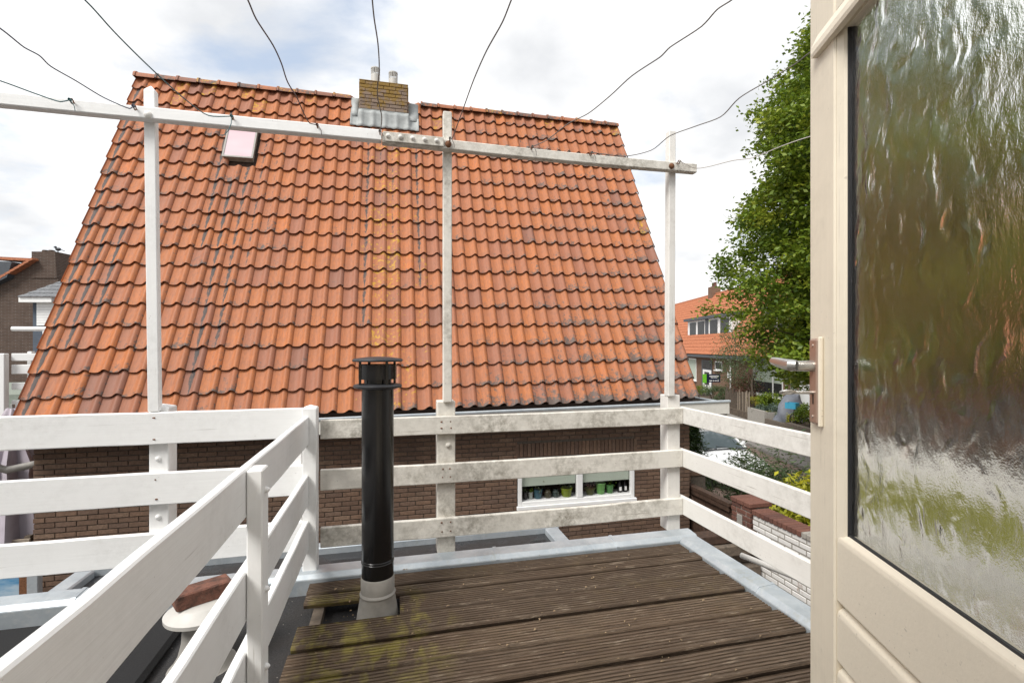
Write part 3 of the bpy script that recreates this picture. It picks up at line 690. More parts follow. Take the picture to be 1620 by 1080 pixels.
pot(830.5, 'pot', (.05, .05, .05), 8, 12, 'small black and white checkered pot at the end of the window sill', 'leaf_grey')
pot(839.5, 'pot', (.42, .46, .42), 8, 11, 'tiny pale grey pot with a cactus on the window sill', 'leaf')
pot(851, 'pot', (.045, .13, .17), 14, 14, 'teal blue flower pot on the window sill', 'leaf_grey')
pot(866.5, 'jar', (.07, .06, .03), 11, 13, 'brown glazed jar beside the teal pot')
pot(879, 'jar', (.04, .065, .06), 11, 12, 'dark green banded jar on the window sill')
pot(896, 'pot', (.25, .32, .015), 18, 13, 'wide lime green pot against the window mullion', 'leaf_grey')
pot(933, 'pot', (.09, .10, .02), 16, 10, 'low olive bowl of brown succulents on the window sill', 'leaf_red')
pot(950, 'pot', (.20, .48, .13), 15, 17, 'tall bright green flower pot behind the pane')
pot(964.5, 'pot', (.11, .30, .09), 12, 13, 'short mid green flower pot beside the tall one', 'leaf')
pot(980, 'bottle', (.01, .01, .01), 7, 20, 'black bottle with a cream label on the window sill')
pot(988.5, 'bottle', (.015, .015, .02), 6, 21, 'slim dark bottle with a white label by the window jamb')

# ================================================================== THE TERRACE
# deck: grooved boards running left to right
DZ = -.012
deck = thing('deck', 'dark weathered deck of grooved boards with yellow moss round the black flue', 'deck', (.65, 1.3, -.085))
gaps = [2.590, 2.463, 2.363, 2.193, 2.019, 1.843]
while gaps[-1] > -.1: gaps.append(gaps[-1] - .178)
def deck_board(ya, yb, x0, x1, nseg=10):
    """ya nearer edge, yb farther edge; grooved top"""
    wdt = yb - ya; ng = max(3, round(wdt / .0185)); pr = [(ya+.006, DZ-.028), (ya+.003, DZ-.02), (ya, DZ-.011), (ya+.0025, DZ-.0045)]
    p = (wdt - .012) / ng
    for k in range(ng):
        s0 = ya + .006 + k * p; pr += [(s0, DZ), (s0 + p*.56, DZ), (s0 + p*.66, DZ-.007), (s0 + p*.92, DZ-.007)]
    pr += [(yb-.006, DZ), (yb-.0015, DZ-.004), (yb, DZ-.010), (yb, DZ-.02), (yb-.002, DZ-.028)]
    n = len(pr); vs = []
    hw = [random.uniform(-.002, .002) for _ in range(nseg+1)]; yw = [random.uniform(-.0015, .0015) for _ in range(nseg+1)]
    for k in range(nseg+1):
        x = x0 + (x1-x0)*k/nseg; vs += [(x, y + yw[k], z + hw[k]) for y, z in pr]
    fs = [(k*n+a, k*n+(a+1) % n, (k+1)*n+(a+1) % n, (k+1)*n+a) for k in range(nseg) for a in range(n)] + [tuple(range(n))[::-1], tuple(nseg*n+a for a in range(n))]
    return MB().add(vs, fs)
for k in range(len(gaps)-1):
    yb, ya = gaps[k] - .011, gaps[k+1] + .011; dzb = random.uniform(-.004, .004)
    x0, x1 = -.385 + random.uniform(-.008, .008), 1.665 + random.uniform(-.02, .012)
    if k == 2: x0 = .035
    child(deck_board(ya, yb, x0, x1), 'plank', M['deck'], deck).location.z += dzb
for x in (-.345, .12, .62, 1.12, 1.58): child(MB().box(x, x+.045, -.1, 2.58, -.084, -.0415), 'joist', M['grey_wood'], deck)

db = MB()
for _ in range(260):
    x, y = random.uniform(-.36, 1.62), random.uniform(.9, 2.56)
    if random.random() < .4: y = random.choice(gaps[:9]) + random.uniform(.0, .03)
    if -.16 < x < .04 and 2.19 < y < 2.37: continue
    a = random.uniform(0, 3.14); l_ = random.uniform(.003, .011); w_ = l_*random.uniform(.2, .5); z = DZ + .0045
    db.add([(x + l_*math.cos(a), y + l_*math.sin(a), z), (x - w_*math.sin(a), y + w_*math.cos(a), z+.003), (x - l_*math.cos(a), y - l_*math.sin(a), z), (x + w_*math.sin(a), y - w_*math.cos(a), z+.001)], [(0, 1, 2, 3)])
tag(db.build('debris', plain('dry plant bits', (.24, .17, .10), .9, 0, .6, 60), fix=False), 'dry plant bits scattered over the deck', 'debris', kind='stuff')
def bolt(mb, c, axis, r=.011):
    v = {'y-': (0,-1,0), 'x+': (1,0,0), 'x-': (-1,0,0)}[axis]; c = Vector(c); v = Vector(v)
    mb.tube([c - v*.006, c + v*.004, c + v*.008, c + v*.012], [r*1.35, r*1.35, r, r*.35], 10)
YF = 2.715                                              # front face of the back railing boards
BT = .027
def post_mb(x0, x1, y0, y1, z0, z1, cap=0, lean=0):
    q = [(x0,y0,z0),(x1,y0,z0),(x1,y1,z0),(x0,y1,z0),(x0+lean,y0,z1),(x1+lean,y0,z1),(x1+lean,y1,z1),(x0+lean,y1,z1)]
    m = MB(); fs = [(3,2,1,0),(0,1,5,4),(1,2,6,5),(2,3,7,6),(3,0,4,7)]
    if cap: q.append(((x0+x1)/2+lean, (y0+y1)/2, z1+cap)); fs += [(4,5,8),(5,6,8),(6,7,8),(7,4,8)]
    else: fs.append((4,5,6,7))
    return m.add(q, fs)
def board(x0, x1, y0, y1, z0, z1, sag=0, n=12, jit=.0015):
    """a timber board with slightly uneven faces, chamfered"""
    m = MB(); ax = 0 if (x1-x0) > (y1-y0) else 1
    vs = []
    for k in range(n+1):
        t = k/n; a, b, c = random.uniform(-jit, jit), random.uniform(-jit, jit), sag*math.sin(math.pi*t)
        ch_ = .004
        if ax == 0: sec = [(y0+ch_, z0), (y1-ch_, z0), (y1, z0+ch_), (y1, z1-ch_), (y1-ch_, z1), (y0+ch_, z1), (y0, z1-ch_), (y0, z0+ch_)]; vs += [(x0+(x1-x0)*t, p+a, q+b-c) for p, q in sec]
        else: sec = [(x0+ch_, z0), (x1-ch_, z0), (x1, z0+ch_), (x1, z1-ch_), (x1-ch_, z1), (x0+ch_, z1), (x0, z1-ch_), (x0, z0+ch_)]; vs += [(p+a, y0+(y1-y0)*t, q+b-c) for p, q in sec]
    fs = [(k*8+a, k*8+(a+1) % 8, (k+1)*8+(a+1) % 8, (k+1)*8+a) for k in range(n) for a in range(8)] + [tuple(range(8))[::-1], tuple(n*8+a for a in range(8))]
    return m.add(vs, fs)
# back railing, weathered
rb = thing('railing', 'weathered white three-board railing in front of the brick wall, streaked with grey dirt', 'railing', (.7, YF, 0))
for z0, z1 in ((.668, .768), (.398, .506), (.100, .205)): child(board(-.362, 1.762, YF, YF+BT, z0, z1, .003), 'rail', M['worn_x'], rb)
pm = child(post_mb(.245, .345, YF+BT+.001, YF+.12, .0, .845), 'post', M['worn_z'], rb, bevel=.004)
m = MB(); bolt(m, (.305, YF+BT, .60), 'y-'); child(m, 'bolt', M['worn_z'], rb, smooth=True)
pc = child(post_mb(1.672, 1.762, YF+BT+.001, YF+.115, .0, .845), 'post', M['soft_z'], rb, bevel=.004)
m = MB()
for x in (.27, .315):
    for z in (.70, .735, .43, .475, .13, .18): m.tube([(x+random.uniform(-.01,.01), YF+.002, z), (x, YF-.0015, z)], .004, 8)
child(m, 'nail', M['rust'], rb)
# left continuation, freshly painted, wider boards
rl_ = thing('railing', 'clean white railing of wide boards running past the purple parasol', 'railing', (-1.5, YF, 0))
for z0, z1 in ((.677, .832), (.383, .538), (.092, .245)): child(board(-3.4, -.4415, YF+.004, YF+BT+.006, z0, z1, .002, 16), 'rail', M['white_x'], rl_)
for x in (-2.55, -1.155):
    child(post_mb(x, x+.085, YF+BT+.008, YF+.135, .0, .85, .016), 'post', M['white_z'], rl_, bevel=.004)
m = MB()
for z in (.60, .315): bolt(m, (-1.115, YF+BT+.008, z), 'y-', .0095)
child(m, 'bolt', M['white_z'], rl_, smooth=True)
m = MB()
for z in (.70, .805, .41, .505, .12, .215): m.tube([(-1.115+random.uniform(-.012, .012), YF+.006, z), (-1.115, YF+.0025, z)], .0035, 8)
child(m, 'nail', M['rust'], rl_)
# near railing towards the house
rn = thing('railing', 'clean white railing beside the mossy deck edge, between deck and roof vent', 'railing', (-.42, 1.4, -.085))
for z0, z1 in ((.652, .795), (.352, .500), (.122, .268)):
    child(board(-.437, -.410, .30, 2.655, z0, z1, 0, 14), 'rail', M['white_y'], rn)
child(post_mb(-.4085, -.365, 1.555, 1.625, -.085, .792), 'post', M['white_z'], rn, bevel=.004)
child(post_mb(-.4085, -.365, .36, .43, -.085, .792), 'post', M['white_z'], rn, bevel=.004)
child(post_mb(-.440, -.372, 2.657, 2.735, .0, .838, .014), 'post', M['white_z'], rn, bevel=.004)
child(post_mb(-.512, -.458, 2.752, 2.80, .0, .80, .0), 'post', M['white_z'], rn, bevel=.003)
m = MB()
for z in (.725, .43, .20, .04): bolt(m, (-.365, 1.59, z), 'x+', .007)
child(m, 'bolt', M['white_z'], rn, smooth=True)
# right railing
rr_ = thing('railing', 'white board railing from the corner post towards the cream door', 'railing', (1.78, 1.4, 0))
for z0, z1 in ((.668, .770), (.398, .508), (.100, .212)): child(board(1.766, 1.792, -.1, YF+.115, z0, z1, 0, 12), 'rail', M['soft_y'], rr_)
child(post_mb(1.79, 1.86, .55, .62, -.3, .80), 'post', M['soft_z'], rr_, bevel=.004)

# clothes-line frame: three tall posts and a spliced cross-beam
cf = thing('clothesline_frame', 'tall white timber clothesline frame with a long spliced cross beam', 'clothesline', (.3, 2.76, 0))
BY0, BY1 = 2.675, 2.735
bz = lambda X: 2.262
XJ = at_y(604, 220, BY0).x
child(board(-2.9, XJ-.002, BY0-.004, BY1-.012, 2.236, 2.292, .004, 14, .001), 'beam', M['white_x'], cf)
child(board(XJ+.001, 1.835, BY0, BY1-.012, 2.228, 2.281, .006, 12, .001), 'beam', M['worn_x'], cf)
child(post_mb(-1.150, -1.102, 2.725, 2.765, .834, 2.395, .03, -.018), 'post', M['white_z'], cf, bevel=.003)
child(post_mb(.276, .324, 2.725, 2.772, .840, 2.455, 0), 'post', M['worn_z'], cf, bevel=.004)
child(post_mb(1.668, 1.714, 2.725, 2.775, .840, 2.495, 0, .008), 'post', M['soft_z'], cf, bevel=.004)
a = at_y(606, 225, BY0-.012).x; b = at_y(702, 230, BY0-.012).x
child(MB().box(a, b, BY0-.012, BY0-.0065, 2.232, 2.282), 'splice_plate', M['worn_x'], cf, bevel=.002)
for i in range(5):
    m = MB(); bolt(m, (a + (b-a)*(i+.4)/5, BY0-.012, 2.259), 'y-', .009); child(m, 'bolt', M['soft_z'], cf, smooth=True)
for px, py in ((235, 181), (709, 232), (1062, 266)):
    p = at_y(px, py, BY0); m = MB(); bolt(m, (p.x, BY0-.004, 2.25), 'y-', .013); child(m, 'bolt', M['rust'] if px > 300 else M['soft_z'], cf, smooth=True)
HOOKS = [(112, 165), (212, 177), (367, 195), (502, 209), (601, 216), (712, 231), (842, 241), (936, 254), (1075, 267)]
hookpts = []
for px, py in HOOKS:
    p = at_y(px, py, BY0 - .03); hz_ = 2.270
    c = Vector((p.x, BY0 - .022, hz_)); m = MB()
    m.tube([(p.x, BY0+.004, hz_), (p.x, BY0-.012, hz_)], .003, 8)
    m.tube([c + Vector((0, .011*math.cos(t), .011*math.sin(t))) for t in np.linspace(0, 5.6, 14)], .0026, 8)
    child(m, 'eye_hook', M['rust'], cf, smooth=True); hookpts.append(c)
WIRES = [
 ('wire_teal', [(95,161),(55,148),(0,128)], 'taut teal washing line tied to the white end of the beam'),
 ('wire_blue', [(205,172),(165,155),(120,128),(80,105),(62,88),(38,75),(0,45)], 'kinked slate blue washing line tied beside the pointed post'),
 ('wire_teal', [(330,183),(290,155),(230,100),(180,50),(134,0)], 'straight teal washing line crossing in front of the roof light, with loose tail'),
 ('wire_brown', [(490,195),(480,178),(470,155),(455,130),(445,100),(432,72),(405,30),(392,0)], 'brown washing line rising between roof light and chimney'),
 ('wire_grey', [(602,205),(604,185),(597,150),(600,110),(598,70),(592,30),(589,0)], 'grey washing line crossing in front of the chimney'),
 ('wire_grey', [(715,220),(730,180),(750,125),(770,80),(795,35),(809,0)], 'grey washing line tied at the weathered middle post'),
 ('wire_grey', [(865,222),(900,195),(930,180),(965,152),(1000,120),(1045,90),(1060,75),(1110,42),(1135,15),(1158,0)], 'wavy grey washing line over the right part of the ridge'),
 ('wire_grey', [(990,247),(1030,238),(1060,215),(1100,200),(1140,185),(1170,155),(1215,128),(1260,100),(1282,83)], 'wavy grey washing line passing the top of the corner post'),
 ('wire_pale', [(1100,266),(1120,264),(1160,254),(1190,250),(1240,230),(1282,216)], 'pale washing line from the beam end towards the tree')]
for (mat, pts, lab), hk in zip(WIRES, hookpts):
    P = [hk + Vector((0, -.014, 0))] + [(lambda q: q if q.y < hk.y - .03 - .01*i else at_y(x, y, hk.y - .03 - .01*i))(at_z(x, y, 2.272)) for i, (x, y) in enumerate(pts)]
    last, prev = P[-1], P[0]; dirn = (last - prev); dirn.z = 0; 
    tt = (-.25 - last.y) / dirn.y if abs(dirn.y) > .05 else 1
    P.append(Vector((last.x + dirn.x * tt * .8, -.262, 2.33)))
    # smooth
    Q = []
    tan = []
    for i in range(len(P)):
        if i in (0, len(P)-1): tan.append(Vector((0, 0, 0))); continue
        a_, b_ = P[i]-P[i-1], P[i+1]-P[i]; tan.append((a_.normalized() + b_.normalized()) * .5 * min(a_.length, b_.length))
    for i in range(len(P)-1):
        for k in range(5):
            t = k/5; Q.append(P[i]*(2*t**3-3*t*t+1) + tan[i]*(t**3-2*t*t+t) + P[i+1]*(-2*t**3+3*t*t) + tan[i+1]*(t**3-t*t))
    Q.append(P[-1])
    t_ = thing('washing_line', lab, 'washing line', tuple(hk), 0, 'washing lines')
    child(MB().tube(Q, .0026, 6), 'wire', M[mat], t_, smooth=True)
    kn = MB(); 
    for q in range(3): kn.tube([hk + Vector((.005*math.cos(t), -.010 - .004*q + .003*math.sin(t*2), .005*math.sin(t))) for t in np.linspace(0, 6.28, 10)], .0022, 6)
    child(kn, 'knot', M[mat], t_)
    if 'loose tail' in lab: child(MB().tube([hk + Vector(v) for v in ((0, -.012, 0), (0, -.02, -.04), (-.01, -.02, -.07), (-.03, -.015, -.095), (-.055, -.015, -.10))], .002, 6), 'wire_tail', M[mat], t_)
    elif mat != 'wire_blue': child(MB().tube([hk + Vector(v) for v in ((0, -.012, 0), (.01, -.022, -.012), (.02, -.02, -.03), (.022, -.018, -.05))], .0016, 6), 'wire_tail', M[mat], t_)

# black flue through the deck
fx, fy = -.062, 2.284
fl = thing('flue_pipe', 'tall glossy black flue pipe with a flat cap rising through the deck', 'flue', (fx, fy, -.085))
def fc(prof, name, mat, n=36, cap=True): return MB().lathe(prof, n, cap=cap).build(name, mat, fl, smooth=True)
fc([(.098, 0), (.094, .012), (.086, .06), (.076, .122), (.077, .126), (.079, .132), (.077, .138), (.0735, .142), (.0735, .205), (.071, .210)], 'roof_collar', M['pvc_grey'])
fc([(.0700, .205), (.0700, 1.06), (.066, 1.06)], 'pipe', M['black'])
for zz in (.275, .285): fc([(.0702, zz-.003), (.0722, zz), (.0702, zz+.003)], 'pipe_bead', M['black'], cap=False)
fc([(.070, 1.045), (.104, 1.052), (.107, 1.060), (.100, 1.066), (.065, 1.070)], 'lower_disc', M['black_dull'])
fc([(.060, 1.068), (.060, 1.09), (.083, 1.09), (.083, 1.155), (.080, 1.157), (.06, 1.156)], 'vent_drum', M['black'])
for k in range(4):
    m = MB(); an = .5 + k*math.pi/2; m.bar((.084*math.cos(an), .084*math.sin(an), 1.062), (.084*math.cos(an), .084*math.sin(an), 1.168), .011, .011); m.build('cap_strut', M['black'], fl)
fc([(.05, 1.166), (.108, 1.168), (.111, 1.174), (.104, 1.181), (.05, 1.188), (.002, 1.190)], 'cap', M['black_dull'])
# small plastic roof vent with a loose brick on top
vx, vy = -.715, 2.135
vt_ = thing('roof_vent', 'pale plastic mushroom roof vent standing on the black roof', 'roof vent', (vx, vy, -.085))
MB().lathe([(.118, 0), (.108, .006), (.082, .05), (.070, .10), (.064, .205), (.06, .21)], 28).build('vent_pipe', M['pvc_grey'], vt_, smooth=True)
MB().lathe([(.06, .204), (.116, .198), (.127, .202), (.128, .216), (.119, .222), (.088, .238), (.085, .242), (.078, .245), (.05, .250), (.002, .251)], 36).build('vent_cap', M['pvc_pale'], vt_, smooth=True)
def m_paver():
    g = NG('old red clay paver'); p = g.pos(); a = g.noise(p, 26, 6, .75, .3); b = g.noise(p, 90, 3, .7)
    c = g.mix(g.ramp(a, [(.35, 0.0), (.62, 1.0)]), (.07, .042, .034), (.20, .090, .064)); c = g.mix(g.ramp(b, [(.6, 0.0), (.75, .5)]), c, (.25, .16, .12)); g.bump(g.mix(.5, a, b), .8, .008); return g.done(c, .92, 0, .25)
bk_ = obj('brick', MB().box(-.095, .095, -.044, .044, 0, .058).mesh('brick', bevel=.005), m_paver())
bk_.location = (vx-.003, vy+.012, .163); bk_.rotation_euler = (R(-.5), R(-1.0), R(31)); tag(bk_, 'worn red brick weighing down the plastic roof vent', 'brick')
mt = obj('rubber_mat', MB().box(-2.3, -.875, .7, 2.54, -.084, -.046).mesh('rubber_mat', bevel=.016), M['rubber']); tag(mt, 'thick black granulated mat lying on the flat roof behind the railing', 'mat')

# cream door standing open
DA = R(21.5); E0 = (.842, .84)
dr = thing('door', 'cream wooden door standing open, with rippled glass above beaded panels', 'door', (E0[0], E0[1], 0), math.atan2(-math.cos(DA), -math.sin(DA)))
DT = .045
st = MB().box(0, .098, 0, DT, .02, 2.06).build('stile', M['cream'], dr, bevel=.003)
MB().prism([(.0985, .004), (.112, .010), (.116, .016), (.116, .036), (.0985, .040)], .79, 1.735, 'z').build('glazing_bead', M['cream'], dr)
MB().box(.116, .1182, .014, .034, .79, 1.74).build('glazing_seal', M['black_dull'], dr)
MB().box(.74, .86, 0, DT, .02, 2.06).build('stile', M['cream'], dr, bevel=.003)
MB().box(.0985, .739, .002, DT, 1.775, 2.06).build('top_rail', M['cream_x'], dr, bevel=.003)
MB().prism([(-.011, 1.728), (-.013, 1.735), (-.012, 1.748), (.0005, 1.775), (.0005, 1.728)], .033, .86, 'x').build('drip_moulding', M['cream_x'], dr)
MB().box(.0985, .739, .012, .034, 1.735, 1.7745).build('head_bead', M['cream_x'], dr)
# beaded boards below the glass
zt = .803
for k, (za, zb) in enumerate(((.672, .803), (.560, .664), (.452, .552), (.344, .444), (.236, .336), (.128, .228))):
    MB().prism([(.004, za+.004), (.008, za), (.034, za), (.034, zb-.002), (.016, zb), (.006, zb-.008), (.004, zb-.016)], .0985, .739, 'x').build('panel_board', M['cream_x'], dr, bevel=.0015)
MB().box(.0985, .739, .018, .032, .13, .803).build('panel_back', M['cream_x'], dr)
MB().box(.0985, .739, 0, DT, .02, .126).build('bottom_rail', M['cream_x'], dr, bevel=.003)
gp = MB().box(.117, .742, .020, .0255, .795, 1.745).build('glass', M['ripple'], dr)
bs = MB().box(.117, .742, .015, .0195, .800, .806).build('glazing_seal', M['black_dull'], dr)
# lever handle, plate, key
pl_ = MB().box(.018, .052, -.010, -.0005, .995, 1.166).build('handle_plate', M['bronze'], dr, bevel=.004)
MB().box(.0525, .059, -.009, -.0004, .992, 1.169).build('plate_edge', M['cream_x'], dr, bevel=.002)
lv = MB().tube([(.034, -.008, 1.111), (.034, -.030, 1.111), (.034, -.040, 1.111)], [.0115, .0105, .0105], 16)
lv.tube([(.036, -.040, 1.112), (.030, -.048, 1.112), (.012, -.050, 1.113), (-.030, -.050, 1.116), (-.062, -.048, 1.118)], [.0105, .0120, .0115, .0105, .0085], 12)
lv.build('lever_handle', M['steel'], dr, smooth=True)
kk = MB().tube([(.037, -.008, 1.058), (.037, -.045, 1.058)], .0035, 10)
kk.tube([Vector((.037 + .006*math.sin(t), -.058 + .013*math.cos(t), 1.058 + .003*math.sin(t))) for t in np.linspace(0, 6.283, 17)], .0028, 8)
kk.build('key', M['steel'], dr, smooth=True)
MB().box(.0355, .0385, -.0108, -.0098, 1.035, 1.056).build('keyhole', M['dark'], dr)
for z in (1.010, 1.152): MB().tube([(.034, -.0095, z), (.034, -.0112, z)], .003, 10).build('screw', M['steel'], dr)
for z in (.3, 1.1, 1.85): MB().tube([(.866, .02, z-.05), (.866, .02, z+.05)], .008, 10).build('hinge', M['steel'], dr)
# white pipe outside the right kerb
pp = thing('drain_pipe', 'dirty white plastic pipe lying along the outside of the zinc kerb', 'pipe', (2.0, 1.8, -.2))
A_, B_ = at_z(1178, 880, -.03), at_z(1281, 921, -.03)
dpp = (B_ - A_).normalized()
child(MB().tube([A_ - dpp*.02, A_, B_, B_ + dpp*.9], .016, 12), 'pipe', M['soft_x'], pp, smooth=True)

# ================================================================== GARDEN BEYOND THE TERRACE, RIGHT
# gate, brick piers, white garden wall running towards the camera at X = 4.6
gate = thing('gate', 'dark brown plank garden gate beside the brick house corner', 'gate', (4.62, 6.4, GZ))
yy = 5.93
while yy < 6.90:
    child(MB().box(4.60, 4.622, yy, yy+.108, GZ+.06, -1.09), 'plank', M['dark_wood'], gate, bevel=.003); yy += .112
for z in (-1.16, -2.5): child(MB().box(4.56, 4.598, 5.92, 6.92, z, z+.10), 'ledge', M['dark_wood'], gate, bevel=.004)
child(MB().box(4.55, 4.66, 5.90, 6.95, -1.085, -1.03), 'capping', M['dark_wood'], gate, bevel=.004)
child(MB().bar((4.575, 5.98, -2.35), (4.575, 6.85, -1.2), .03, .09), 'brace', M['dark_wood'], gate)
child(MB().box(4.575, 4.599, 6.05, 6.25, -1.42, -1.33), 'latch', M['anthracite'], gate, bevel=.005)
def brick_pier(t, x0, x1, y0, y1, z0, z1, mat, core_mat, run='y', lim=None, rec=.012):
    """pier or wall of separate bricks round a mortar core"""
    child(MB().box(x0+rec, x1-.012, y0+.012, y1-.012, z0, z1-.004), 'core', core_mat, t)
    n = int((z1 - z0) / .068); low_m = MB(); lw = []
    for j in range(n):
        zt_ = z1 - .001 - j*.068; zb_ = zt_ - .056
        L_ = y1 - y0; nb_ = max(1, round(L_ / .215)); bl = L_ / nb_
        for i in range(-1, nb_+1):
            a = y0 + i*bl + (bl/2 if j % 2 else 0); a0, a1 = max(a, y0), min(a+bl-.012, y1)
            if a1 - a0 < .04: continue
            e_ = random.uniform(-.003, .003)
            if zb_ > -2.15 and (lim is None or a0 > lim): child(MB().box(x0+e_, x0+.09, a0, a1, zb_, zt_), 'brick', mat, t, bevel=.006)
            else: low_m.box(x0+e_, x0+.09, a0, a1, zb_, zt_); lw += [(random.random(), 0, 0, 1)]*8
    if low_m.v:
        o = child(low_m, 'brickwork', mat, t, attr={'wear': lw}, fix=False); o['kind'] = 'stuff'
pr1 = thing('brick_pier', 'brown brick gate pier against the house corner with a flat top', 'pier', (4.75, 7.15, GZ))
brick_pier(pr1, 4.58, 4.95, 6.96, 7.33, GZ, -.93, M['brick'], M['mortar'])
for i in range(3): child(MB().box(4.56, 4.97, 6.95+i*.13, 6.95+i*.13+.12, -.929, -.87), 'brick', M['brick'], pr1, bevel=.006)
pr2 = thing('brick_pier', 'red brick gate pier at the end of the white garden wall', 'pier', (4.75, 5.7, GZ))
brick_pier(pr2, 4.58, 4.90, 5.52, 5.89, GZ, -.98, M['red_brick'], M['pale_mortar'])
for i in range(3): child(MB().box(4.565, 4.92, 5.51+i*.13, 5.51+i*.13+.12, -.979, -.92), 'brick', M['red_brick'], pr2, bevel=.006)
child(MB().box(4.566, 4.579, 5.66, 5.76, -1.30, -1.12), 'doorbell_plate', M['pvc_grey'], pr2, bevel=.004)
gw = thing('garden_wall', 'flaking white painted brick garden wall with red coping', 'wall', (4.72, 3.6, GZ))
brick_pier(gw, 4.60, 4.82, 1.0, 5.50, GZ, -1.05, M['white_brick'], M['pale_mortar'], lim=3.9, rec=.004)
y_ = 5.49; 
while y_ > 3.6:
    child(MB().box(4.58, 4.84, y_-.062, y_, -1.049, -.985), 'coping_brick', M['red_brick'] if y_ > 4.75 else M['pale_mortar'], gw, bevel=.006); y_ -= .0725
child(MB().box(4.58, 4.84, 1.0, 3.58, -1.049, -.985), 'coping', M['pale_mortar'], gw)
ts = thing('timber_stack', 'stack of silvered timber sleepers between terrace and white garden wall', 'timber', (3.9, 5.4, GZ))
for i in range(11):
    z = GZ + i*.142; child(MB().box(2.9 + random.uniform(-.05, .05), 4.57 + random.uniform(-.03, .01), 5.30 + .10*(i % 2), 5.52 + .08*(i % 3), z, z+.135), 'sleeper', M['grey_wood'], ts, bevel=.012)
child(MB().box(3.7, 4.56, 5.36, 5.54, GZ+11*.142, GZ+11*.142+.12), 'sleeper', M['dark_wood'], ts, bevel=.012)

def bush(name, label, c, r, mat, n=40, per=70, size=.06, sq=(1,1,1), aspect=.5, cat='shrub', group=None, stems=5):
    t = thing(name, label, cat, (c[0], c[1], GZ), 0, group)
    cen = []
    hgt = c[2] - GZ
    for _ in range(n):
        d = Vector(RNG.normal(0, 1, 3)).normalized() * (RNG.uniform(.35, 1) ** .6)
        cen.append((d.x*r*sq[0], d.y*r*sq[1], max(hgt + d.z*r*sq[2], .06)))
    V, nn, Wr = leaf_cloud(cen, per, r*.16, size, .6, aspect); MB_leaves('foliage', V, nn, Wr, M[mat], t)
    m = MB()
    for i in range(stems):
        p = Vector(cen[i*3 % len(cen)]); m.tube([(0.04*math.cos(i), .04*math.sin(i), 0), p*.5 + Vector((0,0,.05)), p], [.018, .012, .004], 6)
    m.build('stems', M['bark'], t); return t
# airy narrow-leaved shrub in front of the car
def airy(name, label, c, H_, spread, nst, mat, leaf, per=26):
    t = thing(name, label, 'shrub', (c[0], c[1], GZ)); m = MB(); cen = []; 
    for i in range(nst):
        an, lean = RNG.uniform(0, 6.28), RNG.uniform(.2, 1) * spread; h = H_ * RNG.uniform(.6, 1.0)
        P = [Vector((math.cos(an)*lean*(s_**1.6), math.sin(an)*lean*(s_**1.6), h*s_)) for s_ in np.linspace(0, 1, 7)]
        m.tube(P, [.012, .010, .008, .006, .005, .004, .002], 5)
        for s_ in np.linspace(.3, 1, 9): cen.append((math.cos(an)*lean*(s_**1.6), math.sin(an)*lean*(s_**1.6), h*s_))
    V, nn, Wr = leaf_cloud(cen, per, .11, leaf, .5, .22); MB_leaves('foliage', V, nn, Wr, M[mat], t); m.build('stems', M['bark'], t)
p = at_d(1195, 700, 9.2); airy('shrub', 'tall airy shrub with narrow leaves growing in front of the white car', (p.x, p.y), 2.35, 1.15, 26, 'leaf_grey', .12)
p = at_d(1262, 700, 8.6); airy('shrub', 'loose narrow-leaved shrub behind the white garden wall', (p.x+.3, p.y), 1.9, .9, 22, 'leaf_grey', .12)
for k, (px, d_, top) in enumerate(((1258, 7.3, -1.0), (1335, 6.6, -.85), (1420, 6.0, -.75), (1520, 5.6, -.7))):
    q = at_d(px, 700, d_); bush('shrub', ('yellow leafed shrub showing over the red coping of the garden wall' if k == 0 else 'yellow leafed shrub seen through the rippled glass of the door'), (q.x, q.y, top-(.45 if k == 0 else .5)), .5 if k == 0 else .8, 'leaf_yellow', 40 if k == 0 else 90, 40, .12, (1, 1, 1), .38, group=None if k == 0 else 'yellow shrubs behind the glass')
def conifer(label, base, H_, r, mat='leaf_dark'):
    t = thing('conifer', label, 'conifer', (base[0], base[1], GZ)); cen = []
    for s_ in np.linspace(.06, 1, 22):
        for k in range(9):
            an = k*.7 + s_*9; rr = r*(1-s_)**.8 + .03
            for q in (.45, .75, 1): cen.append((rr*q*math.cos(an), rr*q*math.sin(an), H_*s_ - .25*rr*q))
    V, nn, Wr = leaf_cloud(cen, 16, .06, .09, .4, .25); MB_leaves('foliage', V, nn, Wr, M[mat], t)
    MB().tube([(0,0,0), (0,0,H_*.95)], [.05, .01], 7).build('trunk', M['bark'], t)
p = at_d(1097, 700, 11.2); conifer('small dark conifer between the brick house and the white car', (p.x, p.y), 2.3, .55)

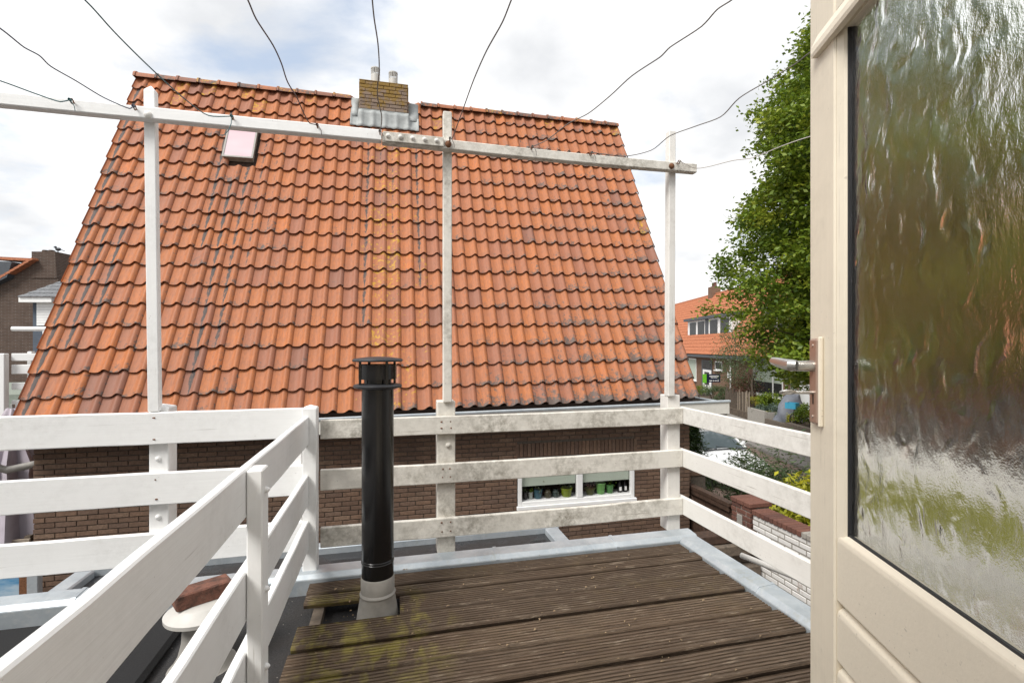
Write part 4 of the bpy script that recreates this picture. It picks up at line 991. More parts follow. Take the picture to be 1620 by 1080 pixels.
# ------------------------------------------------------------------ white car facing the terrace
def car(x0, y0, label):
    """body lofted from cross-sections along its length (nose at local y = 0, heading -Y)"""
    t = thing('parked_car', label, 'car', (x0, y0, GZ))
    # station: (y, half width low, half width belt, z sill, z belt, half width roof, z roof)
    def loft(stations, mat, name, par=t, sharp=40):
        n = len(stations[0]); vs = [p for s_ in stations for p in s_]; m_ = len(stations)
        fs = [(i*n+k, i*n+k+1, (i+1)*n+k+1, (i+1)*n+k) for i in range(m_-1) for k in range(n-1)] + [tuple(range(n)), tuple((m_-1)*n+k for k in range(n))[::-1]]
        return MB().add(vs, fs).build(name, mat, par, smooth=True, sharp=sharp)
    def sec(y, w, zb, zt, crown):
        half = [(w*.90, zb), (w*.985, zb+.10), (w, zb+(zt-zb)*.55), (w*.965, zt-.05), (w*.86, zt-.008), (w*.5, zt+crown*.75), (0, zt+crown)]
        return [(-a, y, z) for a, z in half] + [(a, y, z) for a, z in half[::-1][1:]]
    st_ = [sec(.02, .62, .30, .52, .01), sec(.0, .70, .26, .58, .01), sec(.12, .80, .20, .70, .02), sec(.40, .85, .20, .80, .03), sec(.80, .86, .20, .88, .035), sec(1.15, .86, .20, .95, .03), sec(1.6, .865, .20, .965, .01), sec(2.4, .865, .20, .975, .01), sec(3.2, .86, .20, .985, .01), sec(3.75, .84, .22, .98, .01), sec(3.98, .78, .28, .90, .0)]
    body = loft(st_, M['carwhite'], 'body')
    def cab(y, wb, wt, zb, zt): return [(-wb, y, zb), (-wt, y + 0, zt-.06), (-wt*.9, y, zt-.01), (0, y, zt+.012), (wt*.9, y, zt-.01), (wt, y, zt-.06), (wb, y, zb)]
    MB().add([(-.74,1.10,.945),(.74,1.10,.945),(.60,1.85,1.40),(-.60,1.85,1.40),(-.73,1.16,.94),(.73,1.16,.94),(.59,1.90,1.38),(-.59,1.90,1.38)], [(0,1,2,3),(7,6,5,4),(0,4,5,1),(1,5,6,2),(2,6,7,3),(3,7,4,0)]).build('windscreen', M['carglass'], t)
    loft([cab(1.86, .76, .62, 1.02, 1.425), cab(2.2, .76, .63, .98, 1.475), cab(2.8, .76, .63, .98, 1.48), cab(3.4, .75, .60, .98, 1.43), cab(3.8, .70, .54, .98, 1.25)], M['carglass'], 'side_glass')
    rf = [[(-.655, y, z-.07), (-.60, y, z-.005), (0, y, z+.028), (.60, y, z-.005), (.655, y, z-.07)] for y, z in ((1.82, 1.415), (2.2, 1.48), (2.8, 1.485), (3.45, 1.43))]
    loft(rf, M['carwhite'], 'roof')
    for s_ in (-1, 1):
        MB().tube([(s_*.77, 1.06, .955), (s_*.70, 1.45, 1.19), (s_*.625, 1.86, 1.415)], [.045, .036, .036], 8).build('pillar', M['carwhite'], t, smooth=True)
        MB().tube([(s_*.77, 2.65, .97), (s_*.64, 2.70, 1.43)], .035, 8).build('pillar', M['black_dull'], t)
        MB().ball((s_*.97, 1.42, 1.02), .11, 12, 8, (1.0, .6, .72)).build('mirror', M['carwhite'], t, smooth=True)
        MB().add([(s_*.80,.13,.60),(s_*.46,.03,.60),(s_*.50,.20,.735),(s_*.82,.40,.745)], [(0,1,2,3)] if s_ < 0 else [(3,2,1,0)]).build('headlight', M['steel'], t)
        for yy_ in (.72, 3.25):
            wh = MB().lathe([(.20, -.10), (.30, -.105), (.315, -.06), (.315, .06), (.30, .105), (.20, .10)], 28)
            wl = wh.build('wheel', M['tyre'], t, smooth=True); wl.rotation_euler = (0, R(90), 0); wl.location = (s_*.79, yy_, .315)
            rm = MB().lathe([(.195, -.075), (.20, .09), (.17, .085), (.16, .05), (.03, .06), (.002, .06)] if s_ > 0 else [(.195, .075), (.20, -.09), (.17, -.085), (.16, -.05), (.03, -.06), (.002, -.06)], 28, cap=False)
            for q in range(10):
                an = 2*math.pi*q/10; z_ = .085*s_; rm.bar((.03*math.cos(an), .03*math.sin(an), z_), (.18*math.cos(an), .18*math.sin(an), z_), .035, .02)
            rm.build('rim', M['steel'], wl)
    MB().box(-.70, .70, 1.005, 1.10, .958, .975).build('scuttle', M['black_dull'], t)
    MB().box(-.34, .34, -.025, .02, .36, .47).build('grille', M['black_dull'], t, bevel=.01)
    for s_ in (-.25, .22): MB().bar((s_, 1.075, .985), (s_-.42, 1.18, 1.03), .018, .015).build('wiper', M['black_dull'], t)
    return t
car(9.72, 11.75, 'white hatchback parked beyond the garden gate, seen between the railing boards')

# ------------------------------------------------------------------ terrace of houses across the street
RU = Vector((-.251, -.968, 0)); RVn = Vector((.968, -.251, 0)); RO = Vector((21.7, 24.2, 0))      # u along the street, v into the house
def rp(u, v, z): return RO + RU*u + RVn*v + Vector((0, 0, z))
def fac(px, py, v=0):
    r = Vector(ray(px, py)); o = Vector((0, 0, EYE)); t = (RO + RVn*v - o).dot(RVn) / r.dot(RVn); P = o + r*t; return (P - RO).dot(RU), P.z
RH = []
def rbx(mb, u0, u1, v0, v1, z0, z1):
    q = [rp(u0,v0,z0), rp(u1,v0,z0), rp(u1,v1,z0), rp(u0,v1,z0), rp(u0,v0,z1), rp(u1,v0,z1), rp(u1,v1,z1), rp(u0,v1,z1)]
    return mb.add(q, [(3,2,1,0),(4,5,6,7),(0,1,5,4),(1,2,6,5),(2,3,7,6),(3,0,4,7)])
REV, RRV, REZ, RRZ = -.35, 4.3, .52, 6.25
def row_house(u0, u1, label):
    t = thing('terraced_house', label, 'house', tuple(rp((u0+u1)/2, 2, GZ)))
    ch_ = lambda mb, n, mt, par=None, **k: child(mb, n, mt, par or t, **k)
    ch_(rbx(MB(), u0+.01, u1-.01, 0, 8, GZ, .40), 'wall', M['row_brick'])
    g_ = MB()
    for u in (u0+.01, u1-.2): 
        pol = [(0, .41), (4.3, 6.05), (8, .41)]; q = [rp(u, v, z) for v, z in pol] + [rp(u+.19, v, z) for v, z in pol]; g_.add(q, [(0,1,2),(5,4,3),(0,3,4,1),(1,4,5,2),(2,5,3,0)])
    ch_(g_, 'gable', M['row_brick'])
    # tiled slope: real steps and waves
    vs, fs = [], []; nr_ = 20; nc = int((u1-u0)/.25)*4; sl = math.hypot(RRV-REV, RRZ-REZ)
    for j in range(nr_):
        for e_, lift in ((0, .035), (1, 0)):
            s_ = (j+e_)/nr_; 
            for k in range(nc+1):
                u = u0 + (u1-u0)*k/nc; b = (lift + (.065 if k % 4 in (2,) else (.035 if k % 4 in (1, 3) else 0)))
                vs.append(rp(u, REV + (RRV-REV)*s_ - b*.77, REZ + (RRZ-REZ)*s_ + b*.63))
    W_ = nc+1
    fs = [(r*W_+k, r*W_+k+1, (r+1)*W_+k+1, (r+1)*W_+k) for r in range(2*nr_-1) for k in range(nc)]
    o = ch_(MB().add(vs, fs), 'roof_tiles', M['far_tile'], fix=False); o['kind'] = 'stuff'
    q = [rp(u0, RRV, RRZ), rp(u1, RRV, RRZ), rp(u1, 8.4, REZ), rp(u0, 8.4, REZ)]; ch_(MB().add(q, [(0,1,2,3)]), 'back_slope', M['far_tile'])
    ch_(MB().tube([rp(u0, RRV, RRZ+.0), rp(u1, RRV, RRZ+.0)], .13, 8), 'ridge', M['far_tile'])
    ch_(rbx(MB(), u0, u1, REV-.12, .02, REZ-.22, REZ-.02), 'gutter', M['anthracite'])
    return t, ch_
def window(ch_, u0, u1, z0, z1, nlights, v=-.02, frame=None, glass=None, blind=0):
    fr = MB(); rbx(fr, u0, u1, v-.03, v+.03, z1-.08, z1); rbx(fr, u0, u1, v-.03, v+.03, z0, z0+.08)
    for k in range(nlights+1):
        c = u0 + (u1-u0)*k/nlights; a = max(u0, c-.04); b = min(u1, c+.04); rbx(fr, a, b, v-.032, v+.032, z0+.081, z1-.081)
    wq = ch_(rbx(MB(), u0+.01, u1-.01, v+.005, v+.03, z0+.01, z1-.01), 'window', glass or M['farglass']); ch_(fr, 'frame', frame or M['upvc'], wq)
    ch_(rbx(MB(), u0-.06, u1+.06, v-.12, v+.02, z0-.07, z0-.002), 'sill', frame or M['upvc'], wq)
    if blind: ch_(rbx(MB(), u0+.06, u1-.06, v-.012, v+.004, z1-.08-blind, z1-.08), 'blind', M['blind'], wq)
    return wq
ua = fac(1158, 600)[0]; ub = ua + 13
hA, cA = row_house(ua-34, ua, 'terraced house with white panelled door and flat dormer, next to the orange gable roof')
hB, cB = row_house(ua, ub, 'terraced house with a wide white picture window behind the big tree')
hC, cC = row_house(ub, ub+14, 'terraced house behind the big tree, glimpsed through the door glass')
# house A facade
u0, z1 = fac(1088, 566); u1, z0 = fac(1102, 602); window(cA, u0, u1, z0, z1, 1, glass=M['blind'])
u0, z1 = fac(1111, 569); u1, z0 = fac(1127, 612); z0 = GZ+.1
dA = cA(rbx(MB(), u0, u1, -.06, .03, z0, z1), 'door', M['anthracite'])
du = u1-u0
cA(rbx(MB(), u0+du*.16, u1-du*.02, -.085, -.061, z0+.05, z0+2.12), 'door_leaf', M['upvc'], dA)
cA(rbx(MB(), u0+du*.34, u1-du*.2, -.10, -.086, z0+.95, z0+1.95), 'door_pane', M['farglass'], dA)
cA(rbx(MB(), u0+du*.1, u1-du*.1, -.075, -.062, z0+2.2, z1-.06), 'transom_pane', M['farglass'], dA)
u0, z1 = fac(1132, 571); u1, z0 = fac(1143, 586); window(cA, u0, u1, z0, z1, 1)
u0, z1 = fac(1150, 589); m = MB(); c_ = rp(*(lambda a: (a[0], -.03, a[1]))(fac(1152.5, 593)))
m.add([c_ + RU*.16*math.cos(t) + Vector((0,0,.24*math.sin(t))) for t in np.linspace(0, 6.283, 20, endpoint=False)] + [c_ + RVn*.035 + RU*.16*math.cos(t) + Vector((0,0,.24*math.sin(t))) for t in np.linspace(0, 6.283, 20, endpoint=False)], [tuple(range(20)), tuple(range(39, 19, -1))] + [(k, (k+1) % 20, 20+(k+1) % 20, 20+k) for k in range(20)]); cA(m, 'oval_plaque', M['upvc'])
for px in (1158, 1247):
    uu = fac(px, 600)[0]; (cA if px < 1200 else cB)(MB().tube([rp(uu, -.1, GZ), rp(uu, -.1, .3)], .055, 8), 'downpipe', M['upvc'], smooth=True)
# dormer of house A: stands on the slope
dv0 = REV + (RRV-REV)*.28
u0, zt_ = fac(1088, 507, dv0); u1, zb_ = fac(1158, 531, dv0)
dm = cA(rbx(MB(), u0, u1, dv0+.01, dv0+2.6, zb_-.25, zt_-.12), 'dormer', M['upvc'])
cA(rbx(MB(), u0-.35, u1+.25, dv0-.28, dv0+2.8, zt_-.12, zt_+.12), 'dormer_roof', M['anthracite'], dm)
def dwin(a, b, dark): 
    x0_, x1_ = u0+(u1-u0)*a, u0+(u1-u0)*b
    cA(rbx(MB(), x0_, x1_, dv0-.012, dv0+.008, zb_+.02, zt_-.25), 'pane', M['farglass'], dm)
for a, b in ((.06, .22), (.27, .43), (.56, .72), (.78, .94)): dwin(a, b, 1)
cA(rbx(MB(), u0+(u1-u0)*.455, u0+(u1-u0)*.525, dv0-.03, dv0+.009, zb_-.1, zt_-.13), 'dormer_post', M['anthracite'], dm)
cA(rbx(MB(), u0-.1, u1+.1, dv0-.14, dv0+.009, zb_-.16, zb_-.05), 'dormer_sill', M['upvc'], dm)
for j in (0,): 
    uc = fac(1130, 460, RRV)[0]; cc = cA(rbx(MB(), uc-.55, uc+.55, RRV-.4, RRV+.4, RRZ-.6, RRZ+.75), 'chimney', M['row_brick'])
    for q in (-.32, 0, .32): cA(MB().lathe([(.12, 0), (.10, .35), (.13, .38), (.13, .42)], 10, tuple(rp(uc+q, RRV, RRZ+.75))), 'chimney_pot', M['red_brick'], cc)
# house B facade
u0, z1 = fac(1191, 573); u1, z0 = fac(1239, 626); zs = fac(1191, 621)[1]
window(cB, u0, u1 , zs, fac(1191, 574)[1], 1, blind=1.0)
um = u0 + (u1-u0)*.72
q_ = MB(); rbx(q_, um-.06, um+.06, -.075, -.05, zs+.08, fac(1191, 574)[1]-.08); rbx(q_, um+.061, u1-.05, -.073, -.05, zs+1.45, zs+1.55); cB(q_, 'window_mullion', M['upvc'])
u0, z1 = fac(1266, 578); u1, z0 = fac(1285, 640); cB(rbx(MB(), u0, u1, -.07, .02, GZ+.1, GZ+2.3), 'door', M['upvc'])
u0, z1 = fac(1252, 580); cB(rbx(MB(), u0, u0+.5, -.05, .0, GZ+1.1, GZ+1.9), 'house_sign', M['upvc'])
u0, z1 = fac(1300, 507, dv0); u1 = u0 + 4
dm2 = cB(rbx(MB(), u0-6, u1-4, dv0+.01, dv0+2.6, zb_-.25, zt_-.12), 'dormer', M['upvc'])
cB(rbx(MB(), u0-6.3, u1-3.7, dv0-.28, dv0+2.8, zt_-.12, zt_+.12), 'dormer_roof', M['anthracite'], dm2)
for k in range(4): cB(rbx(MB(), u0-5.8+k*1.45, u0-4.6+k*1.45, dv0-.012, dv0+.008, zb_+.02, zt_-.25), 'pane', M['farglass'], dm2)
uc = ub-1.0; cB(rbx(MB(), uc-.55, uc+.55, RRV-.4, RRV+.4, RRZ-.6, RRZ+.75), 'chimney', M['row_brick'])
for k in range(2): window(cC, ub+1.5+k*5.5, ub+4.5+k*5.5, GZ+.8, GZ+2.7, 2)

# front gardens
def gp_(px, v): 
    """point on garden ground in line with a pixel column, v metres in front of the facade"""
    v *= .45; u = fac(px, 600, -v)[0]; p = rp(u, -v, GZ); return p
def m_sign():
    g = NG('navy sign board'); return g.done((.012, .018, .04), .4)
sp_ = gp_(1119, 3.4); d_ = sp_.x*sY + sp_.y*cY
sg = thing('estate_agent_sign', 'navy estate agent board with a green side panel on a black post', 'sign', tuple(sp_))
pw = d_/F_PX
zz = lambda py: EYE - (py-HY)*pw - GZ
cr = Vector((cY, -sY, 0))
def sbox(a, b, y0, y1, dpt, name, mt):
    m = MB(); o = [cr*a*pw, cr*b*pw]; f_ = Vector((sY, cY, 0))*dpt
    q = [o[0]-f_+Vector((0,0,zz(y1))), o[1]-f_+Vector((0,0,zz(y1))), o[1]+f_+Vector((0,0,zz(y1))), o[0]+f_+Vector((0,0,zz(y1))), o[0]-f_+Vector((0,0,zz(y0))), o[1]-f_+Vector((0,0,zz(y0))), o[1]+f_+Vector((0,0,zz(y0))), o[0]+f_+Vector((0,0,zz(y0)))]
    return m.add(q, [(3,2,1,0),(4,5,6,7),(0,1,5,4),(1,2,6,5),(2,3,7,6),(3,0,4,7)]).build(name, mt, sg)
sbox(-1.2, 20.5, 591.5, 604.5, .02, 'board', m_sign()); sbox(-7.3, -1.4, 591.5, 605.5, .02, 'green_panel', plain('lime green panel', (.16, .50, .03), .5))
sbox(-1.3, -.2, 604.6, 626, .03, 'post', M['black_dull']) ; 
# rows of white lettering, too small in the photograph to be read
def marks(a0, a1, y0, y1, n_):
    wd = (a1-a0)/n_
    for i in range(n_):
        if n_ > 10 and i in (4, 7, 10): continue
        x_ = a0 + i*wd; sbox(x_, x_+wd*.72, y0, y1 - (.25 if i % 3 == 0 else 0), .024, 'letter', M['upvc'])
marks(3.2, 18.2, 593.9, 595.9, 9); marks(5.4, 15.8, 596.8, 597.9, 10); marks(3.2, 18.2, 601.0, 602.9, 13)
# chestnut paling fence
pf = thing('paling_fence', 'chestnut paling fence of split stakes in front of the tan brick facade', 'fence', tuple(gp_(1165, 4.0)))
ua_ = fac(1148, 640, -2.0)[0]; ub_ = fac(1186, 640, -2.0)[0]
u = ua_; pk = []
while u < ub_:
    child(MB().bar(rp(u, -2.0+random.uniform(-.03, .03), GZ+.3), rp(u+random.uniform(-.04, .04), -2.0, GZ+random.uniform(1.3, 1.6)), .055, .035), 'pale', M['grey_wood'] if random.random() < .7 else M['pale_wood'], pf); u += .13
for z in (.35, .9): child(MB().tube([rp(ua_, -1.97, GZ+z+.3), rp(ub_, -1.97, GZ+z+.3)], .012, 5), 'fence_wire', M['steel'], pf)
# planter walls
pw_ = thing('planter', 'low weathered concrete planter wall beside the paling fence', 'planter', tuple(gp_(1200, 4.2)))
ua_ = fac(1187, 650, -2.3)[0]; ub_ = fac(1214, 650, -2.3)[0]
child(rbx(MB(), ua_, ub_, -2.45, -2.3, GZ, GZ+.75), 'wall', M['pale_mortar'], pw_); child(rbx(MB(), ub_-.12, ub_, -2.29, -1.2, GZ, GZ+.7), 'wall', M['pale_mortar'], pw_)
pw2 = thing('planter', 'long grey timber edging below the front garden shrubs', 'planter', tuple(gp_(1245, 4.2)))
uc_ = fac(1300, 650, -2.3)[0]
child(rbx(MB(), ub_+.1, uc_, -2.5, -2.3, GZ, GZ+.2), 'sleeper', M['grey_wood'], pw2); child(rbx(MB(), ub_+.1, uc_, -2.48, -2.31, GZ+.205, GZ+.42), 'sleeper', M['grey_wood'], pw2)
ud_ = fac(1256, 660, -2.4)[0]; child(rbx(MB(), ud_, uc_, -2.8, -2.52, GZ, GZ+.6), 'block', M['grey_wood'], pw2)
def gb(px, v, py, r, mat, label, sq=(1,1,.8), n=36, size=.09, nm='bush'):
    p = gp_(px, v); d = p.x*sY + p.y*cY; z = EYE - (py-HY)*d/F_PX; bush(nm, label, (p.x, p.y, z), r, mat, n, 60, size, sq)
gb(1220, 2.6, 637, .62, 'leaf', 'round clipped green bush below the picture window', (1.1, 1.1, .75), 60)
gb(1216, 3.4, 648, .55, 'leaf_blue', 'spreading blue green juniper in the planter', (1.6, 1, .5), 50, .08)
gb(1226, 3.6, 650, .45, 'leaf_blue', 'low blue green juniper in front of the grey cover', (1.5, 1, .55), 40, .08)
gb(1220, 4.0, 657, .3, 'leaf_yellow', 'small golden shrub at the planter edge', (1.2, 1, .8), 24, .06)
gb(1238, 4.0, 659, .32, 'leaf_grey', 'small grey green shrub beside the bicycle wheel', (1.1, 1, .8), 24, .06)
gb(1253, 3.9, 662, .35, 'leaf_yellow', 'golden ground plant under the blue bicycle', (1.2, 1, .6), 24, .06)
gb(1277, 3.9, 655, .5, 'leaf', 'bright green bush beside the door edge', (1, 1, .9), 40, .09)
gb(1197, 3.2, 634, .4, 'leaf_yellow', 'orange and yellow flowering plants behind the paling fence', (1.5, 1, .6), 24, .06)
gb(1182, 3.0, 610, .9, 'leaf_red', 'dusky red leaved shrub beside the slim tree', (.9, .9, 1.1), 40, .09)
gb(1172, 2.0, 620, .9, 'leaf_dark', 'dark evergreen bush against the tan facade', (1, 1, 1), 40, .09)
gb(1130, 3.0, 618, .55, 'leaf_grey', 'straggly grey green plants under the estate agent board', (2.2, 1, .6), 40, .08)
gb(1110, 2.6, 616, .5, 'leaf', 'low green plant at the foot of the white panelled door', (1.4, 1, .6), 30, .08)
gb(1146, 3.6, 628, .5, 'leaf_grey', 'green weeds growing through the paling fence', (1.6, .6, .6), 30, .07)
gb(1250, 1.2, 618, .5, 'leaf_grey', 'climbing plant against the downpipe', (.6, .6, 1.3), 30, .08)
# slatted garden bench beneath the picture window
# grey cover and blue bicycle
cvp = gp_(1252, 3.1); d_ = cvp.x*sY + cvp.y*cY; k_ = d_/F_PX
cv = thing('rain_cover', 'slate grey rain cover draped over something beside the blue bicycle', 'cover', tuple(cvp + Vector((0, 0, .34))))
m = MB(); vs = []; nu, nv = 14, 9
for b in range(nv):
    for a in range(nu):
        an = 2*math.pi*a/nu; s_ = b/(nv-1); rr = (.95 - .55*s_**1.5) * (1 + .12*math.sin(an*3+b) + .05*math.sin(an*7)); vs.append((rr*math.cos(an)*1.0, rr*math.sin(an)*.55, 1.25*s_*(1 + .12*math.sin(an+1))))
fs = [(b*nu+a, b*nu+(a+1) % nu, (b+1)*nu+(a+1) % nu, (b+1)*nu+a) for b in range(nv-1) for a in range(nu)] + [tuple((nv-1)*nu+a for a in range(nu))]
m.add(vs, fs).build('cloth', plain('slate grey tarpaulin', (.13, .14, .165), .6), cv, smooth=True, sharp=60)
bp = gp_(1262, 3.7); by = thing('bicycle', 'small bicycle with a bright blue crate on its front', 'bicycle', tuple(bp + Vector((0, 0, .34))), R(200))
m_blue = plain('bright blue plastic', (.05, .32, .48), .4); 
def whl(x):
    o = MB().tube([(x + .27*math.cos(t), 0, .29 + .27*math.sin(t)) for t in np.linspace(0, 6.283, 25)], .022, 6).build('wheel', M['tyre'], by, smooth=True)
    sp__ = MB()
    for q in range(8): sp__.bar((x, 0, .29), (x + .25*math.cos(q*.785), 0, .29 + .25*math.sin(q*.785)), .006, .006)
    sp__.build('spokes', M['steel'], o)
whl(-.45); whl(.45)
MB().tube([(-.45, 0, .29), (-.15, 0, .75), (.30, 0, .78), (.05, 0, .30), (-.45, 0, .29)], .02, 7).build('frame', M['steel'], by, smooth=True)
MB().tube([(.05, 0, .30), (-.18, 0, .85)], .018, 7).build('seat_post', M['steel'], by); MB().ball((-.2, 0, .90), .12, 10, 6, (1.2, .6, .35)).build('saddle', M['tyre'], by, smooth=True)
MB().tube([(.45, 0, .29), (.33, 0, .72), (.27, 0, 1.0)], .02, 7).build('fork', M['rust'], by); MB().tube([(.20, -.27, 1.03), (.27, -.1, 1.02), (.27, .1, 1.02), (.20, .27, 1.03)], .014, 7).build('handlebar', M['steel'], by)
MB().box(.32, .70, -.24, .24, .80, .815).box(.32, .335, -.24, .24, .816, 1.08).box(.685, .70, -.24, .24, .816, 1.08).box(.336, .684, -.24, -.225, .816, 1.08).box(.336, .684, .225, .24, .816, 1.08).build('crate', m_blue, by)

# ------------------------------------------------------------------ trees
def tree(label, base, H_, profile, nclump, per, leaf, mat, trunk_r, z_low, limbs=16, shell=.45, name='tree', aspect=.55, spread=.30):
    t = thing(name, label, 'tree', (base[0], base[1], GZ))
    zs, rs = zip(*profile); cen = []; ph = RNG.uniform(0, 6.28, 6)
    while len(cen) < nclump:
        z = RNG.uniform(zs[0], zs[-1]); r0 = np.interp(z, zs, rs); 
        if RNG.uniform() > (r0 / max(rs)) ** 1.3 + .05: continue
        an = RNG.uniform(0, 6.283); rr = r0 * (RNG.uniform(shell**2, 1) ** .5)
        rr *= 1 + .10*math.sin(3*an + ph[0] + z) + .09*math.sin(5*an + ph[1] - 1.7*z) + .06*math.sin(2.6*z + ph[2])
        cen.append((rr*math.cos(an), rr*math.sin(an), z))
    V, n, Wr = leaf_cloud(cen, per, spread, leaf, .55, aspect, (1, 1, .62))
    MB_leaves('crown', V, n, Wr, M[mat], t)
    m = MB(); top = zs[-1]*.9
    m.tube([(0, 0, 0), (.05, .02, H_*.15), (-.04, .03, H_*.4), (.03, 0, H_*.7), (0, 0, top)], [trunk_r*1.25, trunk_r, trunk_r*.7, trunk_r*.35, .02], 10); m.build('trunk', M['bark'], t, smooth=True)
    lm = MB()
    for i in range(limbs):
        c = Vector(cen[i*7 % len(cen)]); s0 = Vector((0, 0, max(z_low*.7, c.z*.72 - .3))); mid_ = (s0 + c)*.5 + Vector((0, 0, .25)); lm.tube([s0, mid_, c*.97], [trunk_r*.3, trunk_r*.16, .008], 6)
    lm.build('limbs', M['bark'], t, smooth=True)
    return t
bt = at_d(1388, 548, 14.0)
tree('big bushy green tree rising beside the cream door', (bt.x, bt.y), 13, [(2.6, .9), (3.1, 2.5), (3.8, 3.4), (5.0, 3.45), (6.4, 3.75), (7.8, 3.7), (9.2, 3.5), (10.8, 3.0), (12.4, 2.25), (14.0, 1.3), (15.2, .3)], 1650, 125, .14, 'leaf', .24, 2.4, 60, .45, spread=.22)
# a twig that reaches out to the left
p1 = at_d(1108, 492, 13.6); p0 = at_d(1165, 500, 13.8)
tw = bpy.data.objects['tree']
cen = [tuple(p0.lerp(p1, s_) + Vector((0, 0, .12*math.sin(s_*3))) - Vector((bt.x, bt.y, GZ))) for s_ in np.linspace(0, 1, 7)]
V, n, Wr = leaf_cloud(cen, 26, .12, .13, .5, .55); MB_leaves('twig_leaves', V, n, Wr, M['leaf'], tw)
MB().tube([Vector(c) for c in cen], .012, 6).build('twig', M['bark'], tw)
sp2 = gp_(1191, 3.3)
tree('slim young tree with sparse grey green leaves in the front garden', (sp2.x, sp2.y), 4.6, [(1.6, .5), (2.6, 1.3), (3.6, 1.5), (4.8, 1.3), (6.0, .5)], 70, 40, .10, 'leaf_grey', .07, 1.4, 16, .2, spread=.28)
sp3 = gp_(1163, 3.2)
tree('young bushy tree in front of the tan facade', (sp3.x, sp3.y), 4.6, [(1.4, .4), (2.6, 1.0), (3.6, 1.25), (4.6, 1.0), (5.4, .4)], 80, 45, .10, 'leaf_grey', .06, 1.4, 14, .2, spread=.25)

# ================================================================== FAR LEFT
# brown brick gable house with chimney
def left_house():
    D = 21.0; k = D / F_PX
    def w(px, py, dd=0): return at_d(px, py, D + dd)
    cr_ = Vector((cY, -sY, 0)); fw = Vector((sY, cY, 0)); A = w(92, 548)
    t = thing('gable_house', 'dull brown brick house with an orange tiled verge and broad chimney', 'house', (A.x, A.y, GZ))
    def G(a, b, z): return A + cr_*a*k + fw*b + Vector((0, 0, z - A.z))
    Z = lambda py: EYE - (py-HY)*k
    pol = [(-190, GZ), (0, GZ), (0, Z(437)), (-42, Z(412)), (-52, Z(412)), (-190, Z(500))]
    q = [G(a, 0, z) for a, z in pol] + [G(a, 7, z) for a, z in pol]; n = len(pol)
    child(MB().add(q, [tuple(range(n)), tuple(range(2*n-1, n-1, -1))] + [(i, (i+1) % n, n+(i+1) % n, n+i) for i in range(n)]), 'wall', M['far_brick'], t)
    m = MB(); q = [G(-41, -.03, Z(398)), G(-4, -.03, Z(398)), G(-1, -.03, Z(440)), G(-41, -.03, Z(440))]; q2 = [p + fw*.9 for p in q]
    child(m.add(q + q2, [(0,1,2,3),(7,6,5,4),(0,4,5,1),(1,5,6,2),(2,6,7,3),(3,7,4,0)]), 'chimney', M['far_brick'], t)
    for a in (-34, -24): child(MB().lathe([(.12, 0), (.12, .12), (.09, .14)], 10, tuple(G(a, .4, Z(398)))), 'chimney_pot', M['far_brick'], t)
    m = MB()
    for i in range(16):                                  # verge tiles stepping down to the left
        a = -30 - i*7; m.bar(G(a, -.15, Z(411 + (i+0)*4.1)), G(a-7.5, -.15, Z(411 + (i+1)*4.1 - .6)), .32, .09)
    child(m, 'verge_tiles', M['far_tile'], t)
    q = [G(-42, -.1, Z(409)), G(-120, -.1, Z(405)), G(-120, 6, Z(405)+.4), G(-42, 6, Z(409)+.4)]; q2 = [p - Vector((0,0,.12)) for p in q]
    child(MB().add(q + q2, [(0,1,2,3),(7,6,5,4),(0,4,5,1),(1,5,6,2),(2,6,7,3),(3,7,4,0)]), 'ridge_tiles', M['far_tile'], t)
    q = [G(-62, .2, Z(416)), G(-130, .2, Z(413)), G(-130, .2, Z(470)), G(-70, .2, Z(440)),]; q2 = [p + fw*2 for p in q]; q = [p - fw*.5 for p in q]
    child(MB().add(q + q2, [(0,1,2,3),(7,6,5,4),(0,4,5,1),(1,5,6,2),(2,6,7,3),(3,7,4,0)]), 'dormer', M['anthracite'], t)
    # bird
    b = G(-5, .15, Z(398)); bd = thing('bird', 'small dark bird perched on the broad brown chimney', 'bird', tuple(b))
    m = MB(); m.ball((0, 0, .13), .085, 10, 7, (1.5, .75, .85)); m.ball((-.12, 0, .22), .05, 8, 6); m.bar((-.16, 0, .22), (-.21, 0, .215), .015, .015); m.bar((.08, 0, .12), (.26, 0, .06), .07, .02); m.bar((-.01, .02, 0), (-.01, .02, .08), .012, .012); m.bar((-.01, -.02, 0), (-.01, -.02, .08), .012, .012)
    m.build('body', M['black_dull'], bd, smooth=True); bd.rotation_euler = (0, 0, -YAW)
left_house()
